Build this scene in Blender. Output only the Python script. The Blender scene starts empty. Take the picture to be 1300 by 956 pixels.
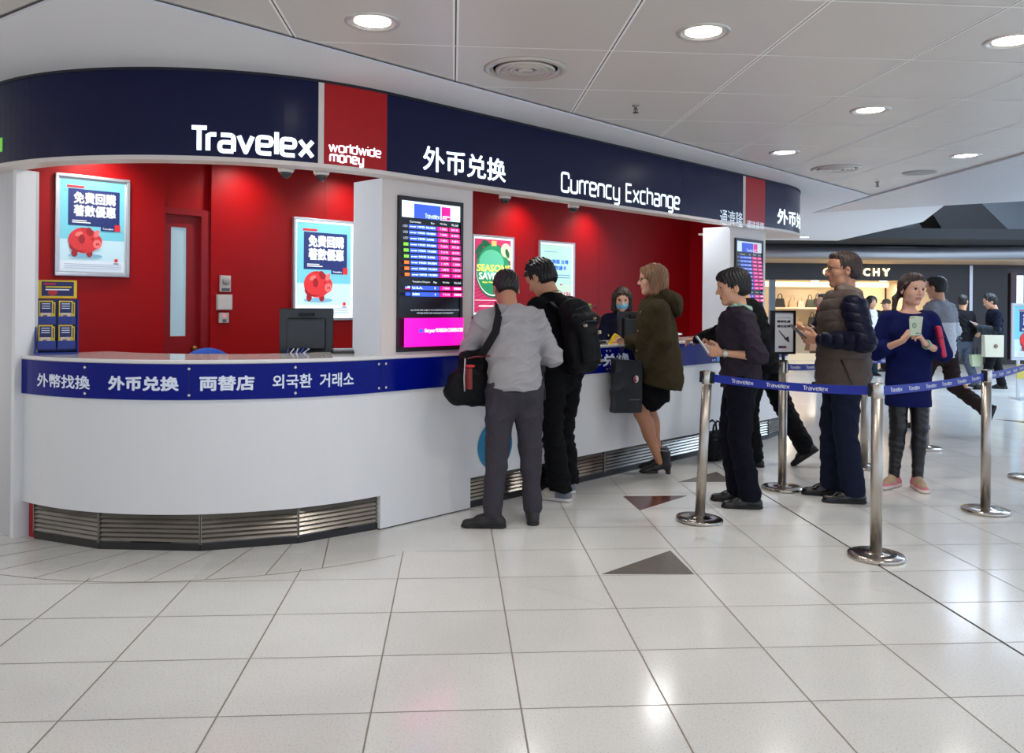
import bpy, bmesh, math, random
import numpy as np
from mathutils import Vector, Matrix
SC = bpy.context.scene
COL = SC.collection
random.seed(7)
# ------------------------------------------------------------------ camera, world, light, exposure
F = 1050.0; CX = 650.0; CY = 384.0; CAMZ = 1.4; ROLL = 0.0085
cam_d = bpy.data.cameras.new('camera'); cam = bpy.data.objects.new('camera', cam_d); COL.objects.link(cam)
cam_d.sensor_width = 36; cam_d.lens = 36*F/1300; cam_d.shift_y = -(478-CY)/1300
cam_d.clip_start = .05; cam_d.clip_end = 200
cam.matrix_world = Matrix.Translation((0, 0, CAMZ)) @ Matrix.Rotation(math.pi/2, 4, 'X') @ Matrix.Rotation(ROLL, 4, 'Z')
SC.camera = cam
vs = SC.view_settings
vs.view_transform = 'Standard'; vs.look = 'None'; vs.gamma = 1; vs.use_curve_mapping = False; vs.exposure = 0.97
SC.display_settings.display_device = 'sRGB'
try:
    SC.cycles.use_denoising = True; SC.cycles.max_bounces = 8; SC.cycles.sample_clamp_indirect = 6
except Exception: pass
LAMP_W = 20.0      # each recessed downlight
SPOT_W = 13.0      # wall washers inside the kiosk
w = bpy.data.worlds.new('concourse_daylight'); SC.world = w; w.use_nodes = True
nt = w.node_tree; bg = nt.nodes['Background']
tc = nt.nodes.new('ShaderNodeTexCoord'); sp = nt.nodes.new('ShaderNodeSeparateXYZ'); rp = nt.nodes.new('ShaderNodeValToRGB')
nt.links.new(tc.outputs['Generated'], sp.inputs[0])
mr = nt.nodes.new('ShaderNodeMapRange'); mr.inputs[1].default_value = -1; mr.inputs[2].default_value = 1
nt.links.new(sp.outputs['X'], mr.inputs[0]); nt.links.new(mr.outputs[0], rp.inputs[0]); nt.links.new(rp.outputs[0], bg.inputs[0])
rp.color_ramp.elements[0].color = (.54, .53, .53, 1); rp.color_ramp.elements[1].color = (.72, .90, 1.20, 1)
bg.inputs[1].default_value = 0.85

sky_d = bpy.data.lights.new('atrium_skylight', 'AREA'); sky_d.shape = 'RECTANGLE'; sky_d.size = 6; sky_d.size_y = 3.5; sky_d.energy = 380; sky_d.color = (.62, .80, 1.0)
sky_o = bpy.data.objects.new('atrium_skylight', sky_d); COL.objects.link(sky_o); sky_o.location = (10.5, 13.0, 4.55)
# ------------------------------------------------------------------ photo geometry
def unroll(px, py):
    dx, dy = px-CX, py-CY; c, s = math.cos(ROLL), math.sin(ROLL)
    return dx*c+dy*s, -dx*s+dy*c
def at(px, py, Y):                  # the point seen at px,py at distance Y
    a, b = unroll(px, py); return Vector((a/F*Y, Y, CAMZ-b/F*Y))
def on_z(px, py, z=0.0):            # the point seen at px,py at height z
    a, b = unroll(px, py); Y = (CAMZ-z)*F/b; return Vector((a/F*Y, Y, z))
# ------------------------------------------------------------------ materials
def lin(c):
    return tuple(((v/255)/12.92 if v/255 <= .04045 else ((v/255+.055)/1.055)**2.4) for v in c)
_mc = {}
def mat(name, rgb=(200, 200, 200), rough=.5, metal=0, emit=0, var=0, vscale=8, bump=0, bscale=60, spec=.5, coat=0, emis=None, trans=0, alpha=1, stretch=None, sheen=0):
    key = (name, rgb, rough, metal, emit, var, bump, spec, coat, trans)
    if key in _mc: return _mc[key]
    m = bpy.data.materials.new(name); _mc[key] = m; m.use_nodes = True
    nt = m.node_tree; b = nt.nodes['Principled BSDF']; c = lin(rgb)+(1,)
    b.inputs['Base Color'].default_value = c; b.inputs['Roughness'].default_value = rough; b.inputs['Metallic'].default_value = metal
    b.inputs['Specular IOR Level'].default_value = spec; b.inputs['Coat Weight'].default_value = coat; b.inputs['Coat Roughness'].default_value = .04
    if sheen: b.inputs['Sheen Weight'].default_value = sheen
    if trans: b.inputs['Transmission Weight'].default_value = trans
    if alpha < 1: b.inputs['Alpha'].default_value = alpha
    if emit:
        b.inputs['Emission Color'].default_value = lin(emis or rgb)+(1,); b.inputs['Emission Strength'].default_value = emit
    co = nt.nodes.new('ShaderNodeTexCoord'); mp = nt.nodes.new('ShaderNodeMapping'); nt.links.new(co.outputs['Object'], mp.inputs[0])
    if stretch: mp.inputs['Scale'].default_value = stretch
    n = nt.nodes.new('ShaderNodeTexNoise'); n.inputs['Scale'].default_value = vscale; n.inputs['Detail'].default_value = 5
    nt.links.new(mp.outputs[0], n.inputs['Vector'])
    v = var or .02
    mx = nt.nodes.new('ShaderNodeMix'); mx.data_type = 'RGBA'
    mx.inputs[6].default_value = tuple(x*(1-v) for x in c[:3])+(1,); mx.inputs[7].default_value = tuple(min(1, x*(1+v)) for x in c[:3])+(1,)
    nt.links.new(n.outputs['Fac'], mx.inputs[0]); nt.links.new(mx.outputs[2], b.inputs['Base Color'])
    if bump:
        n2 = nt.nodes.new('ShaderNodeTexNoise'); n2.inputs['Scale'].default_value = bscale; n2.inputs['Detail'].default_value = 3
        nt.links.new(mp.outputs[0], n2.inputs['Vector'])
        bp = nt.nodes.new('ShaderNodeBump'); bp.inputs['Strength'].default_value = bump; bp.inputs['Distance'].default_value = .01
        nt.links.new(n2.outputs['Fac'], bp.inputs['Height']); nt.links.new(bp.outputs[0], b.inputs['Normal'])
    return m
def cloth(name, rgb, rough=.9, b=.25, sc=180, var=.12): return mat(name, rgb, rough, var=var, vscale=14, bump=b, bscale=sc, spec=.15)
WHITE = mat('white_laminate', (226, 225, 224), .32, var=.015)
WHITE2 = mat('cream_laminate', (222, 212, 203), .38, var=.015)
STEEL = mat('brushed_steel', (180, 172, 162), .36, 1, var=.06, stretch=(1, 1, .04), vscale=60)
DSTEEL = mat('grille_steel', (150, 146, 140), .22, 1, var=.3, stretch=(2, 2, 8), vscale=3)
BLACK = mat('black_plastic', (22, 22, 24), .4)
BLACKM = mat('matte_black', (14, 14, 15), .8)
NAVY = mat('navy_sign_acrylic', (14, 17, 58), .25, var=.03, spec=.25)
RED = mat('red_wall_paint', (158, 0, 6), .45, var=.03, spec=.25)
REDS = mat('red_sign_acrylic', (176, 20, 24), .35, spec=.3)
LIT = mat('lit_white_letters', (225, 240, 248), .5, emit=.7)
BAND = mat('cobalt_gloss_band', (4, 18, 122), .14, spec=.12)
LETW = mat('white_vinyl_lettering', (215, 222, 235), .5, emit=.05)
ALU = mat('aluminium_frame', (190, 196, 202), .35, .7)
# ------------------------------------------------------------------ mesh collector
class MB:
    def __init__(s): s.v = []; s.f = []; s.m = []; s.sm = []; s.mats = []
    def mi(s, m):
        if m not in s.mats: s.mats.append(m)
        return s.mats.index(m)
    def add(s, vs, fs, m, M=None, smooth=False):
        b = len(s.v)
        for p in vs:
            p = Vector(p); s.v.append(M @ p if M else p)
        k = s.mi(m)
        for f in fs: s.f.append([b+i for i in f]); s.m.append(k); s.sm.append(smooth)
        return s
    def box(s, lo, hi, m, M=None, bev=0):
        x0, y0, z0 = lo; x1, y1, z1 = hi
        if bev:
            bm = bmesh.new(); bmesh.ops.create_cube(bm, size=1)
            for v in bm.verts: v.co = Vector(((x0+x1)/2+v.co.x*(x1-x0), (y0+y1)/2+v.co.y*(y1-y0), (z0+z1)/2+v.co.z*(z1-z0)))
            bmesh.ops.bevel(bm, geom=list(bm.edges), offset=bev, segments=2, affect='EDGES', profile=.6)
            bm.verts.index_update()
            s.add([v.co.copy() for v in bm.verts], [[v.index for v in f.verts] for f in bm.faces], m, M, False); bm.free(); return s
        return s.add([(x0,y0,z0),(x1,y0,z0),(x1,y1,z0),(x0,y1,z0),(x0,y0,z1),(x1,y0,z1),(x1,y1,z1),(x0,y1,z1)],
                     [(3,2,1,0),(4,5,6,7),(0,1,5,4),(1,2,6,5),(2,3,7,6),(3,0,4,7)], m, M)
    def prism(s, pts, z0, z1, m, M=None):
        n = len(pts); vs = [(p[0], p[1], z0) for p in pts]+[(p[0], p[1], z1) for p in pts]
        fs = [list(range(n))[::-1], list(range(n, 2*n))]+[(i, (i+1) % n, n+(i+1) % n, n+i) for i in range(n)]
        return s.add(vs, fs, m, M)
    def lathe(s, prof, m, M=None, n=32, smooth=True):
        vs = []; fs = []
        for r, z in prof:
            for i in range(n):
                a = 2*math.pi*i/n; vs.append((r*math.cos(a), r*math.sin(a), z))
        for j in range(len(prof)-1):
            for i in range(n): fs.append((j*n+i, j*n+(i+1) % n, (j+1)*n+(i+1) % n, (j+1)*n+i))
        if prof[0][0] > 1e-5: fs.append(tuple(range(n))[::-1])
        if prof[-1][0] > 1e-5: fs.append(tuple((len(prof)-1)*n+i for i in range(n)))
        return s.add(vs, fs, m, M, smooth)
    def tube(s, pts, r, m, n=10, M=None, flat=None):
        pts = [Vector(p) for p in pts]; rs = r if isinstance(r, (list, tuple)) else [r]*len(pts); vs = []; fs = []
        up = None
        for i, p in enumerate(pts):
            t = ((pts[min(i+1, len(pts)-1)]-pts[max(i-1, 0)])).normalized()
            if up is None:
                up = Vector((0, 0, 1)) if abs(t.z) < .9 else Vector((1, 0, 0))
                if flat: up = Vector(flat[0])
            a = t.cross(up).normalized(); b = a.cross(t).normalized()
            if not flat: up = b
            fb = flat[1] if flat else 1
            for k in range(n):
                q = 2*math.pi*k/n; vs.append(p+a*math.cos(q)*rs[i]+b*math.sin(q)*rs[i]*fb)
        for i in range(len(pts)-1):
            for k in range(n): fs.append((i*n+k, i*n+(k+1) % n, (i+1)*n+(k+1) % n, (i+1)*n+k))
        fs.append(tuple(range(n))[::-1]); fs.append(tuple((len(pts)-1)*n+k for k in range(n)))
        return s.add(vs, fs, m, M, True)
    def ball(s, c, r, m, n=16, M=None):
        c = Vector(c); r = Vector(r) if not isinstance(r, (int, float)) else Vector((r, r, r)); vs = []; fs = []; k = n//2
        for j in range(k+1):
            t = math.pi*j/k
            for i in range(n):
                a = 2*math.pi*i/n; vs.append(c+Vector((r.x*math.sin(t)*math.cos(a), r.y*math.sin(t)*math.sin(a), -r.z*math.cos(t))))
        for j in range(k):
            for i in range(n): fs.append((j*n+i, j*n+(i+1) % n, (j+1)*n+(i+1) % n, (j+1)*n+i))
        return s.add(vs, fs, m, M, True)
    def build(s, name, parent=None):
        me = bpy.data.meshes.new(name); me.from_pydata([tuple(v) for v in s.v], [], s.f); me.update()
        for m in s.mats: me.materials.append(m)
        me.polygons.foreach_set('material_index', s.m); me.polygons.foreach_set('use_smooth', s.sm)
        o = bpy.data.objects.new(name, me); COL.objects.link(o)
        if parent: o.parent = parent
        return o
def tag(o, label=None, cat=None, group=None, kind=None):
    if label: o['label'] = label
    if cat: o['category'] = cat
    if group: o['group'] = group
    if kind: o['kind'] = kind
    return o
def empty(name, loc, rz=0, label=None, cat=None, group=None, kind=None):
    o = bpy.data.objects.new(name, None); COL.objects.link(o); o.empty_display_size = .1
    o.location = loc; o.rotation_euler = (0, 0, rz); return tag(o, label, cat, group, kind)
def struct(mb, name, parent=None):
    o = mb.build(name, parent)
    if not parent: o['kind'] = 'structure'
    return o
def copy_tree(o, parent=None):
    c = o.copy(); COL.objects.link(c); c.parent = parent
    for ch in list(o.children): copy_tree(ch, c)
    return c
# ------------------------------------------------------------------ lettering
_tc = {}
def glyphs(body, bold=.03):
    key = (body, bold)
    if key in _tc: return _tc[key]
    c = bpy.data.curves.new('lettering_source', 'FONT'); c.body = body; c.size = 1; c.resolution_u = 3
    o = bpy.data.objects.new('lettering_source', c); COL.objects.link(o)
    dg = bpy.context.evaluated_depsgraph_get(); me = bpy.data.meshes.new_from_object(o.evaluated_get(dg))
    V = np.array([v.co[:2] for v in me.vertices]) if len(me.vertices) else np.zeros((0, 2)); Fs = [list(p.vertices) for p in me.polygons]
    bpy.data.objects.remove(o); bpy.data.curves.remove(c); bpy.data.meshes.remove(me)
    shifts = [(0, 0)] if not bold else [(bold*math.cos(a), bold*math.sin(a)) for a in [i*math.pi/3+.3 for i in range(6)]]+[(0, 0)]
    VV = []; FF = []
    for k, (dx, dy) in enumerate(shifts):
        b = sum(len(x) for x in VV); VV.append(V+np.array([dx, dy])); FF += [[b+i for i in f] for f in Fs]
    VV = np.vstack(VV); lo = VV.min(0); hi = VV.max(0)
    VV = (VV-lo)/(hi-lo)                       # unit box
    _tc[key] = (VV, FF, (hi-lo)[0]/(hi-lo)[1]); return _tc[key]
class Board:
    """a flat print: layers of shapes, one mesh; x right, y up, in metres from the lower left corner"""
    def __init__(s, o, xd, yd, w, h, step=.0005):
        s.mb = MB(); s.o = Vector(o); s.x = Vector(xd).normalized(); s.y = Vector(yd).normalized(); s.n = s.x.cross(s.y); s.w = w; s.h = h; s.k = 0; s.step = step
    def P(s, u, v): return s.o+s.x*(u*s.w)+s.y*(v*s.h)+s.n*(s.k*s.step)
    def poly(s, pts, m):
        s.k += 1; s.mb.add([s.P(*p) for p in pts], [list(range(len(pts)))], m); return s
    def rect(s, u0, v0, u1, v1, m): return s.poly([(u0, v0), (u1, v0), (u1, v1), (u0, v1)], m)
    def ell(s, u, v, a, b, m, n=28, rot=0):
        c, q = math.cos(rot), math.sin(rot); pts = []
        for i in range(n):
            t = 2*math.pi*i/n; x, y = a*math.cos(t)*s.w, b*math.sin(t)*s.w
            pts.append((u+(x*c-y*q)/s.w, v+(x*q+y*c)/s.h))
        return s.poly(pts, m)
    def text(s, body, u0, v0, u1, v1, m, bold=.03):
        V, Fc, _ = glyphs(body, bold); s.k += 1
        s.mb.add([s.P(u0+(u1-u0)*p[0], v0+(v1-v0)*p[1]) for p in V], Fc, m); return s
    def build(s, name, parent=None): return s.mb.build(name, parent)
# ------------------------------------------------------------------ distance-field modelling for soft shapes
def nrm(v): v = np.asarray(v, float); return v/(np.linalg.norm(v)+1e-12)
class Vol:
    def __init__(s, lo, hi, h):
        s.lo = np.asarray(lo, float); s.h = h; s.n = np.ceil((np.asarray(hi)-s.lo)/h).astype(int)+1
        s.f = np.full(s.n, .3, np.float32)
        s.ax = [(s.lo[i]+h*np.arange(s.n[i])).astype(np.float32) for i in range(3)]
    def reg(s, lo, hi):
        a = np.clip(np.floor((lo-s.lo)/s.h).astype(int), 0, s.n); b = np.clip(np.ceil((hi-s.lo)/s.h).astype(int)+1, 0, s.n)
        sl = tuple(slice(a[i], b[i]) for i in range(3))
        return sl, (s.ax[0][sl[0]][:, None, None], s.ax[1][sl[1]][None, :, None], s.ax[2][sl[2]][None, None, :])
    def put(s, sl, d, k, op):
        f = s.f[sl]
        if f.size == 0: return
        if op == 'add':
            h = np.clip(.5+.5*(d-f)/k, 0, 1); s.f[sl] = d+(f-d)*h-k*h*(1-h)
        else:
            d = -d; h = np.clip(.5-.5*(d-f)/k, 0, 1); s.f[sl] = d+(f-d)*h+k*h*(1-h)
    def cap(s, a, b, ra, rb=None, k=.02, n=None, fl=1, op='add'):
        a = np.asarray(a, float); b = np.asarray(b, float); rb = ra if rb is None else rb; R = max(ra, rb)+.05
        sl, (x, y, z) = s.reg(np.minimum(a, b)-R, np.maximum(a, b)+R)
        px, py, pz = x-a[0], y-a[1], z-a[2]; ba = b-a
        if n is not None:
            n = nrm(n); e = 1/fl-1; dn = (px*n[0]+py*n[1]+pz*n[2])*e; px, py, pz = px+dn*n[0], py+dn*n[1], pz+dn*n[2]; ba = ba+n*(ba@n)*e
        t = np.clip((px*ba[0]+py*ba[1]+pz*ba[2])/(ba@ba+1e-12), 0, 1)
        d = np.sqrt((px-ba[0]*t)**2+(py-ba[1]*t)**2+(pz-ba[2]*t)**2)-(ra+(rb-ra)*t)
        s.put(sl, d*((1+fl)/2 if n is not None else 1), k, op); return s
    def ell(s, c, r, R=None, k=.02, op='add'):
        c = np.asarray(c, float); r = np.asarray(r, float); m = max(r)+.05
        sl, (x, y, z) = s.reg(c-m, c+m); p = [x-c[0], y-c[1], z-c[2]]
        if R is not None: R = np.asarray(R); p = [p[0]*R[0, i]+p[1]*R[1, i]+p[2]*R[2, i] for i in range(3)]
        k0 = np.sqrt((p[0]/r[0])**2+(p[1]/r[1])**2+(p[2]/r[2])**2); k1 = np.sqrt((p[0]/r[0]**2)**2+(p[1]/r[1]**2)**2+(p[2]/r[2]**2)**2)+1e-6
        s.put(sl, k0*(k0-1)/k1, k, op); return s
    def box(s, c, r, R=None, rnd=.02, k=.02, op='add'):
        c = np.asarray(c, float); r = np.asarray(r, float); m = np.linalg.norm(r)+.04
        sl, (x, y, z) = s.reg(c-m, c+m); p = [x-c[0], y-c[1], z-c[2]]
        if R is not None: R = np.asarray(R); p = [p[0]*R[0, i]+p[1]*R[1, i]+p[2]*R[2, i] for i in range(3)]
        q = [np.abs(p[i])-(r[i]-rnd) for i in range(3)]
        d = np.sqrt(sum(np.maximum(v, 0)**2 for v in q))+np.minimum(np.maximum(np.maximum(q[0], q[1]), q[2]), 0)-rnd
        s.put(sl, d, k, op); return s
    def cut(s, n, p, lo=None, hi=None, k=.004):      # remove the half space on the n side of p, inside an optional box
        n = nrm(n); p = np.asarray(p, float)
        sl, (x, y, z) = s.reg(np.asarray(lo, float) if lo is not None else s.lo, np.asarray(hi, float) if hi is not None else s.lo+s.n*s.h)
        s.put(sl, -((x-p[0])*n[0]+(y-p[1])*n[1]+(z-p[2])*n[2]), k, 'sub'); return s
    def surface(s):
        f = s.f; f[0] = f[-1] = .1; f[:, 0] = f[:, -1] = .1; f[:, :, 0] = f[:, :, -1] = .1
        S = f < 0; c = np.zeros(tuple(np.array(f.shape)-1), np.uint8)
        cor = [(i, j, k) for i in (0, 1) for j in (0, 1) for k in (0, 1)]; sh = c.shape
        for i, j, k in cor: c += S[i:i+sh[0], j:j+sh[1], k:k+sh[2]]
        I = np.argwhere((c > 0) & (c < 8)); idx = np.full(sh, -1, np.int32); idx[I[:, 0], I[:, 1], I[:, 2]] = np.arange(len(I))
        Fv = [f[I[:, 0]+i, I[:, 1]+j, I[:, 2]+k] for i, j, k in cor]; acc = np.zeros((len(I), 3)); cnt = np.zeros(len(I))
        for a in range(8):
            for ax in range(3):
                if cor[a][ax]: continue
                b = a+(4, 2, 1)[ax]; m = (Fv[a] < 0) != (Fv[b] < 0); t = Fv[a][m]/(Fv[a][m]-Fv[b][m])
                p = np.tile(np.array(cor[a], float), (m.sum(), 1)); p[:, ax] += t; acc[m] += p; cnt[m] += 1
        V = s.lo+s.h*(I+acc/cnt[:, None]); Q = []
        for ax in range(3):
            o = [x for x in range(3) if x != ax]; sa = [slice(1, -1)]*3; sb = [slice(1, -1)]*3; sa[ax] = slice(0, -1); sb[ax] = slice(1, None)
            A = S[tuple(sa)]; B = S[tuple(sb)]; E = np.argwhere(A != B)
            if not len(E): continue
            inn = A[E[:, 0], E[:, 1], E[:, 2]]; off = np.array([1, 1, 1]); off[ax] = 0; E = E+off
            q = []
            for du, dv in ((1, 1), (0, 1), (0, 0), (1, 0)):
                e = E.copy(); e[:, o[0]] -= du; e[:, o[1]] -= dv; q.append(idx[e[:, 0], e[:, 1], e[:, 2]])
            q = np.stack(q, 1); fl = inn if ax != 1 else ~inn
            q[~fl] = q[~fl][:, ::-1]; Q.append(q)
        return V, np.vstack(Q)
def v_normals(V, Q):
    n = np.cross(V[Q[:, 2]]-V[Q[:, 0]], V[Q[:, 3]]-V[Q[:, 1]]); N = np.zeros_like(V)
    for i in range(4):
        for a in range(3): N[:, a] += np.bincount(Q[:, i], n[:, a], len(V))
    return N/(np.linalg.norm(N, axis=1)[:, None]+1e-12)
def relax(V, Q, it=2, lam=.5):
    for _ in range(it):
        A = np.zeros_like(V); c = np.zeros(len(V))
        for i in range(4):
            a, b = Q[:, i], Q[:, (i+1) % 4]
            for ax in range(3): A[:, ax] += np.bincount(a, V[b, ax], len(V))+np.bincount(b, V[a, ax], len(V))
            c += np.bincount(a, minlength=len(V))+np.bincount(b, minlength=len(V))
        V = V*(1-lam)+lam*A/c[:, None]
    return V
def wrinkle(P, freq=(14, 14, 34), seed=1, n=5):
    """cloth folds: a few warped wave trains, patchy, with narrow crests"""
    r = np.random.RandomState(seed); fr = np.array(freq, float)*2.3
    W = P+.016*np.sin(P[:, [1, 2, 0]]*r.uniform(18, 34, 3)+r.uniform(0, 6, 3))+.008*np.sin(P[:, [2, 0, 1]]*r.uniform(50, 70, 3)+r.uniform(0, 6, 3))
    v = np.zeros(len(P))
    for _ in range(n):
        k = r.normal(size=3)*fr*.7+fr*r.choice([-1, 1], 3)*.45; m = .5+.5*np.sin(P@(r.normal(size=3)*13)+r.uniform(0, 6.28))
        v += m*(1-2*np.abs(np.sin(.5*(W@k)+r.uniform(0, 6.28)))**.7)
    return v/(n*.35)**.5*.75
def soft(name, vol, m, parent, disp=None, it=1, scale=1.0, pick=None, mats=None):
    """mesh from a distance field; disp(V,N)->offsets along the normal; pick(C)->material index per face"""
    V, Q = vol.surface()
    if it: V = relax(V, Q, it)
    if disp is not None:
        N = v_normals(V, Q); V = V+N*disp(V, N)[:, None]
    me = bpy.data.meshes.new(name); me.from_pydata((V*scale).tolist(), [], Q.tolist()); me.update()
    for x in (mats or [m]): me.materials.append(x)
    me.polygons.foreach_set('use_smooth', [True]*len(Q))
    if pick is not None:
        me.polygons.foreach_set('material_index', pick(V[Q].mean(1)).astype(np.int32))
    o = bpy.data.objects.new(name, me); COL.objects.link(o)
    if parent: o.parent = parent
    return o
# ------------------------------------------------------------------ squarish rounded lettering drawn from strokes
def _arc(pts, r=.16):
    """round the corners of a polyline"""
    out = [pts[0]]
    for i in range(1, len(pts)-1):
        a, b, c = map(lambda q: Vector((q[0], q[1])), pts[i-1:i+2]); u = (a-b); v = (c-b); k = min(r, u.length*.49, v.length*.49)
        p, q = b+u.normalized()*k, b+v.normalized()*k
        for j in range(5):
            t = j/4; x = p*(1-t)**2+b*2*t*(1-t)+q*t*t; out.append((x.x, x.y))
    return out+[pts[-1]]
XH = .72
def _lt(ch, w=.56):
    x, m = XH, XH/2; D = {
     'T': (.62, [[(0, 1), (.62, 1)], [(.31, 1), (.31, 0)]]), 'r': (.34, [[(0, 0), (0, x)], [(0, m), (0, x), (.34, x)]]),
     'a': (w, [[(.04, x), (w, x), (w, 0)], [(w, .4), (0, .4), (0, 0), (w, 0)]]), 'v': (w, [[(0, x), (w/2, 0), (w, x)]]),
     'e': (w, [[(w, 0), (0, 0), (0, x), (w, x), (w, .36), (0, .36)]]), 'l': (0, [[(0, 0), (0, 1)]]),
     'x': (w, [[(0, x), (w, 0)], [(w, x), (0, 0)]]), 'w': (.84, [[(0, x), (.21, 0), (.42, x), (.63, 0), (.84, x)]]),
     'o': (w, [[(w/2, 0), (0, 0), (0, x), (w, x), (w, 0), (w/2, 0)]]), 'd': (w, [[(w, 1), (w, 0), (0, 0), (0, x), (w, x)]]),
     'i': (0, [[(0, 0), (0, x)], [(0, .93), (0, 1.0)]]), 'm': (.9, [[(0, 0), (0, x), (.45, x), (.45, 0)], [(.4, x), (.9, x), (.9, 0)]]),
     'n': (w, [[(0, 0), (0, x), (w, x), (w, 0)]]), 'y': (w, [[(0, x), (0, 0), (w, 0)], [(w, x), (w, -.26), (.08, -.26)]]),
     'C': (.6, [[(.6, .72), (.6, 1), (0, 1), (0, 0), (.6, 0), (.6, .28)]]), 'u': (w, [[(0, x), (0, 0), (w, 0), (w, x)]]),
     'c': (w*.9, [[(w*.9, x), (0, x), (0, 0), (w*.9, 0)]]), 'E': (.52, [[(.52, 1), (0, 1), (0, 0), (.52, 0)], [(0, .52), (.48, .52)]]),
     'h': (w, [[(0, 0), (0, 1)], [(0, x), (w, x), (w, 0)]]), 'g': (w, [[(w, 0), (0, 0), (0, x), (w, x), (w, -.26), (.06, -.26)]]), ' ': (.3, [])}
    return D[ch]
def square_glyphs(body, th, gap=.2, w=.56):
    gap = max(gap, th+.02)
    VV = []; FF = []; X = 0
    def quad(a, b):
        a, b = Vector(a), Vector(b); t = (b-a)
        if t.length < 1e-6: return
        t.normalize(); s = Vector((-t.y, t.x))*th/2; k = len(VV); VV.extend([tuple(a-s), tuple(b-s), tuple(b+s), tuple(a+s)]); FF.append([k, k+1, k+2, k+3])
    for ch in body:
        wd, st = _lt(ch, w)
        for pl in st:
            sharp = ch in 'vxwTlE'
            pts = pl if sharp or len(pl) < 3 else _arc(pl)
            pts = [(X+p[0], p[1]) for p in pts]
            for a, b in zip(pts[:-1], pts[1:]): quad(a, b)
            for p in pts[1:-1]:
                k = len(VV); VV.extend([(p[0]+th/2*math.cos(i*math.pi/4), p[1]+th/2*math.sin(i*math.pi/4)) for i in range(8)]); FF.append(list(range(k, k+8)))
        X += wd+gap-(.17 if ch == 'T' else .08 if ch == 'r' else 0)
    V = np.array(VV); lo = V.min(0); hi = V.max(0); return (V-lo)/(hi-lo), FF, (hi-lo)[0]/(hi-lo)[1]
_plain = glyphs
def glyphs(body, bold=.03):
    if bold >= 0: return _plain(body, bold)
    if (body, bold) not in _tc: _tc[(body, bold)] = square_glyphs(body, -bold)
    return _tc[(body, bold)]
# ------------------------------------------------------------------ floor
GA = math.atan2(.071, 1.0)                                   # the tiles' long direction leans a little
gu = Vector((math.cos(GA), math.sin(GA), 0)); gv = Vector((-math.sin(GA), math.cos(GA), 0))
def floor_material():
    m = bpy.data.materials.new('polished_stone_tiles'); m.use_nodes = True; nt = m.node_tree; b = nt.nodes['Principled BSDF']; L = nt.links.new
    co = nt.nodes.new('ShaderNodeTexCoord'); rot = nt.nodes.new('ShaderNodeVectorRotate'); rot.rotation_type = 'Z_AXIS'; rot.inputs['Angle'].default_value = -GA
    L(co.outputs['Object'], rot.inputs['Vector'])
    sn = nt.nodes.new('ShaderNodeVectorMath'); sn.operation = 'SNAP'; sn.inputs[1].default_value = (.513, .455, 10)
    of = nt.nodes.new('ShaderNodeVectorMath'); of.operation = 'SUBTRACT'; of.inputs[1].default_value = (FX0, FY0, -5)
    L(rot.outputs[0], of.inputs[0]); L(of.outputs[0], sn.inputs[0])
    wn = nt.nodes.new('ShaderNodeTexWhiteNoise'); L(sn.outputs[0], wn.inputs['Vector'])
    n1 = nt.nodes.new('ShaderNodeTexNoise'); n1.inputs['Scale'].default_value = 130; n1.inputs['Detail'].default_value = 6
    n2 = nt.nodes.new('ShaderNodeTexNoise'); n2.inputs['Scale'].default_value = 2.5; n2.inputs['Detail'].default_value = 4
    L(co.outputs['Object'], n1.inputs['Vector']); L(co.outputs['Object'], n2.inputs['Vector'])
    r1 = nt.nodes.new('ShaderNodeValToRGB'); L(n1.outputs['Fac'], r1.inputs[0])
    e = r1.color_ramp.elements; e[0].position = .33; e[0].color = lin((202, 201, 196))+(1,); e[1].position = .41; e[1].color = lin((224, 223, 218))+(1,)
    x = e.new(.75); x.color = lin((232, 231, 227))+(1,)
    ma = nt.nodes.new('ShaderNodeMath'); ma.operation = 'MULTIPLY_ADD'; ma.inputs[1].default_value = .07; ma.inputs[2].default_value = .93; L(wn.outputs['Value'], ma.inputs[0])
    mb_ = nt.nodes.new('ShaderNodeMath'); mb_.operation = 'MULTIPLY_ADD'; mb_.inputs[1].default_value = .14; mb_.inputs[2].default_value = .91; L(n2.outputs['Fac'], mb_.inputs[0])
    mm = nt.nodes.new('ShaderNodeMath'); mm.operation = 'MULTIPLY'; L(ma.outputs[0], mm.inputs[0]); L(mb_.outputs[0], mm.inputs[1])
    vm = nt.nodes.new('ShaderNodeVectorMath'); vm.operation = 'SCALE'; L(r1.outputs[0], vm.inputs[0]); L(mm.outputs[0], vm.inputs['Scale'])
    L(vm.outputs[0], b.inputs['Base Color']); b.inputs['Roughness'].default_value = .15; b.inputs['Specular IOR Level'].default_value = .62
    n3 = nt.nodes.new('ShaderNodeTexNoise'); n3.inputs['Scale'].default_value = 1.3; L(co.outputs['Object'], n3.inputs['Vector'])
    bp = nt.nodes.new('ShaderNodeBump'); bp.inputs['Strength'].default_value = .05; bp.inputs['Distance'].default_value = .02; L(n3.outputs['Fac'], bp.inputs['Height']); L(bp.outputs[0], b.inputs['Normal'])
    return m
TS, TR = .513, .455                                           # tile spacing across and along
a0 = on_z(656, 866); FX0 = a0.dot(gu) % TS
b0 = on_z(650, 775); FY0 = b0.dot(gv) % TR
FLOORM = floor_material()
JOINT = mat('tile_joint', (138, 130, 120), .6); JOINTD = mat('expansion_joint', (62, 56, 50), .6); JOINTL = mat('tile_joint_fine', (186, 179, 170), .5)
ZJ = .0006
KC = Vector((-1.95, 6.17, 0)); KN = Vector((.7125, -.702, 0)).normalized(); KU = Vector((-KN.y, KN.x, 0)); KR = 1.6; KL = 5.0
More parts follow.
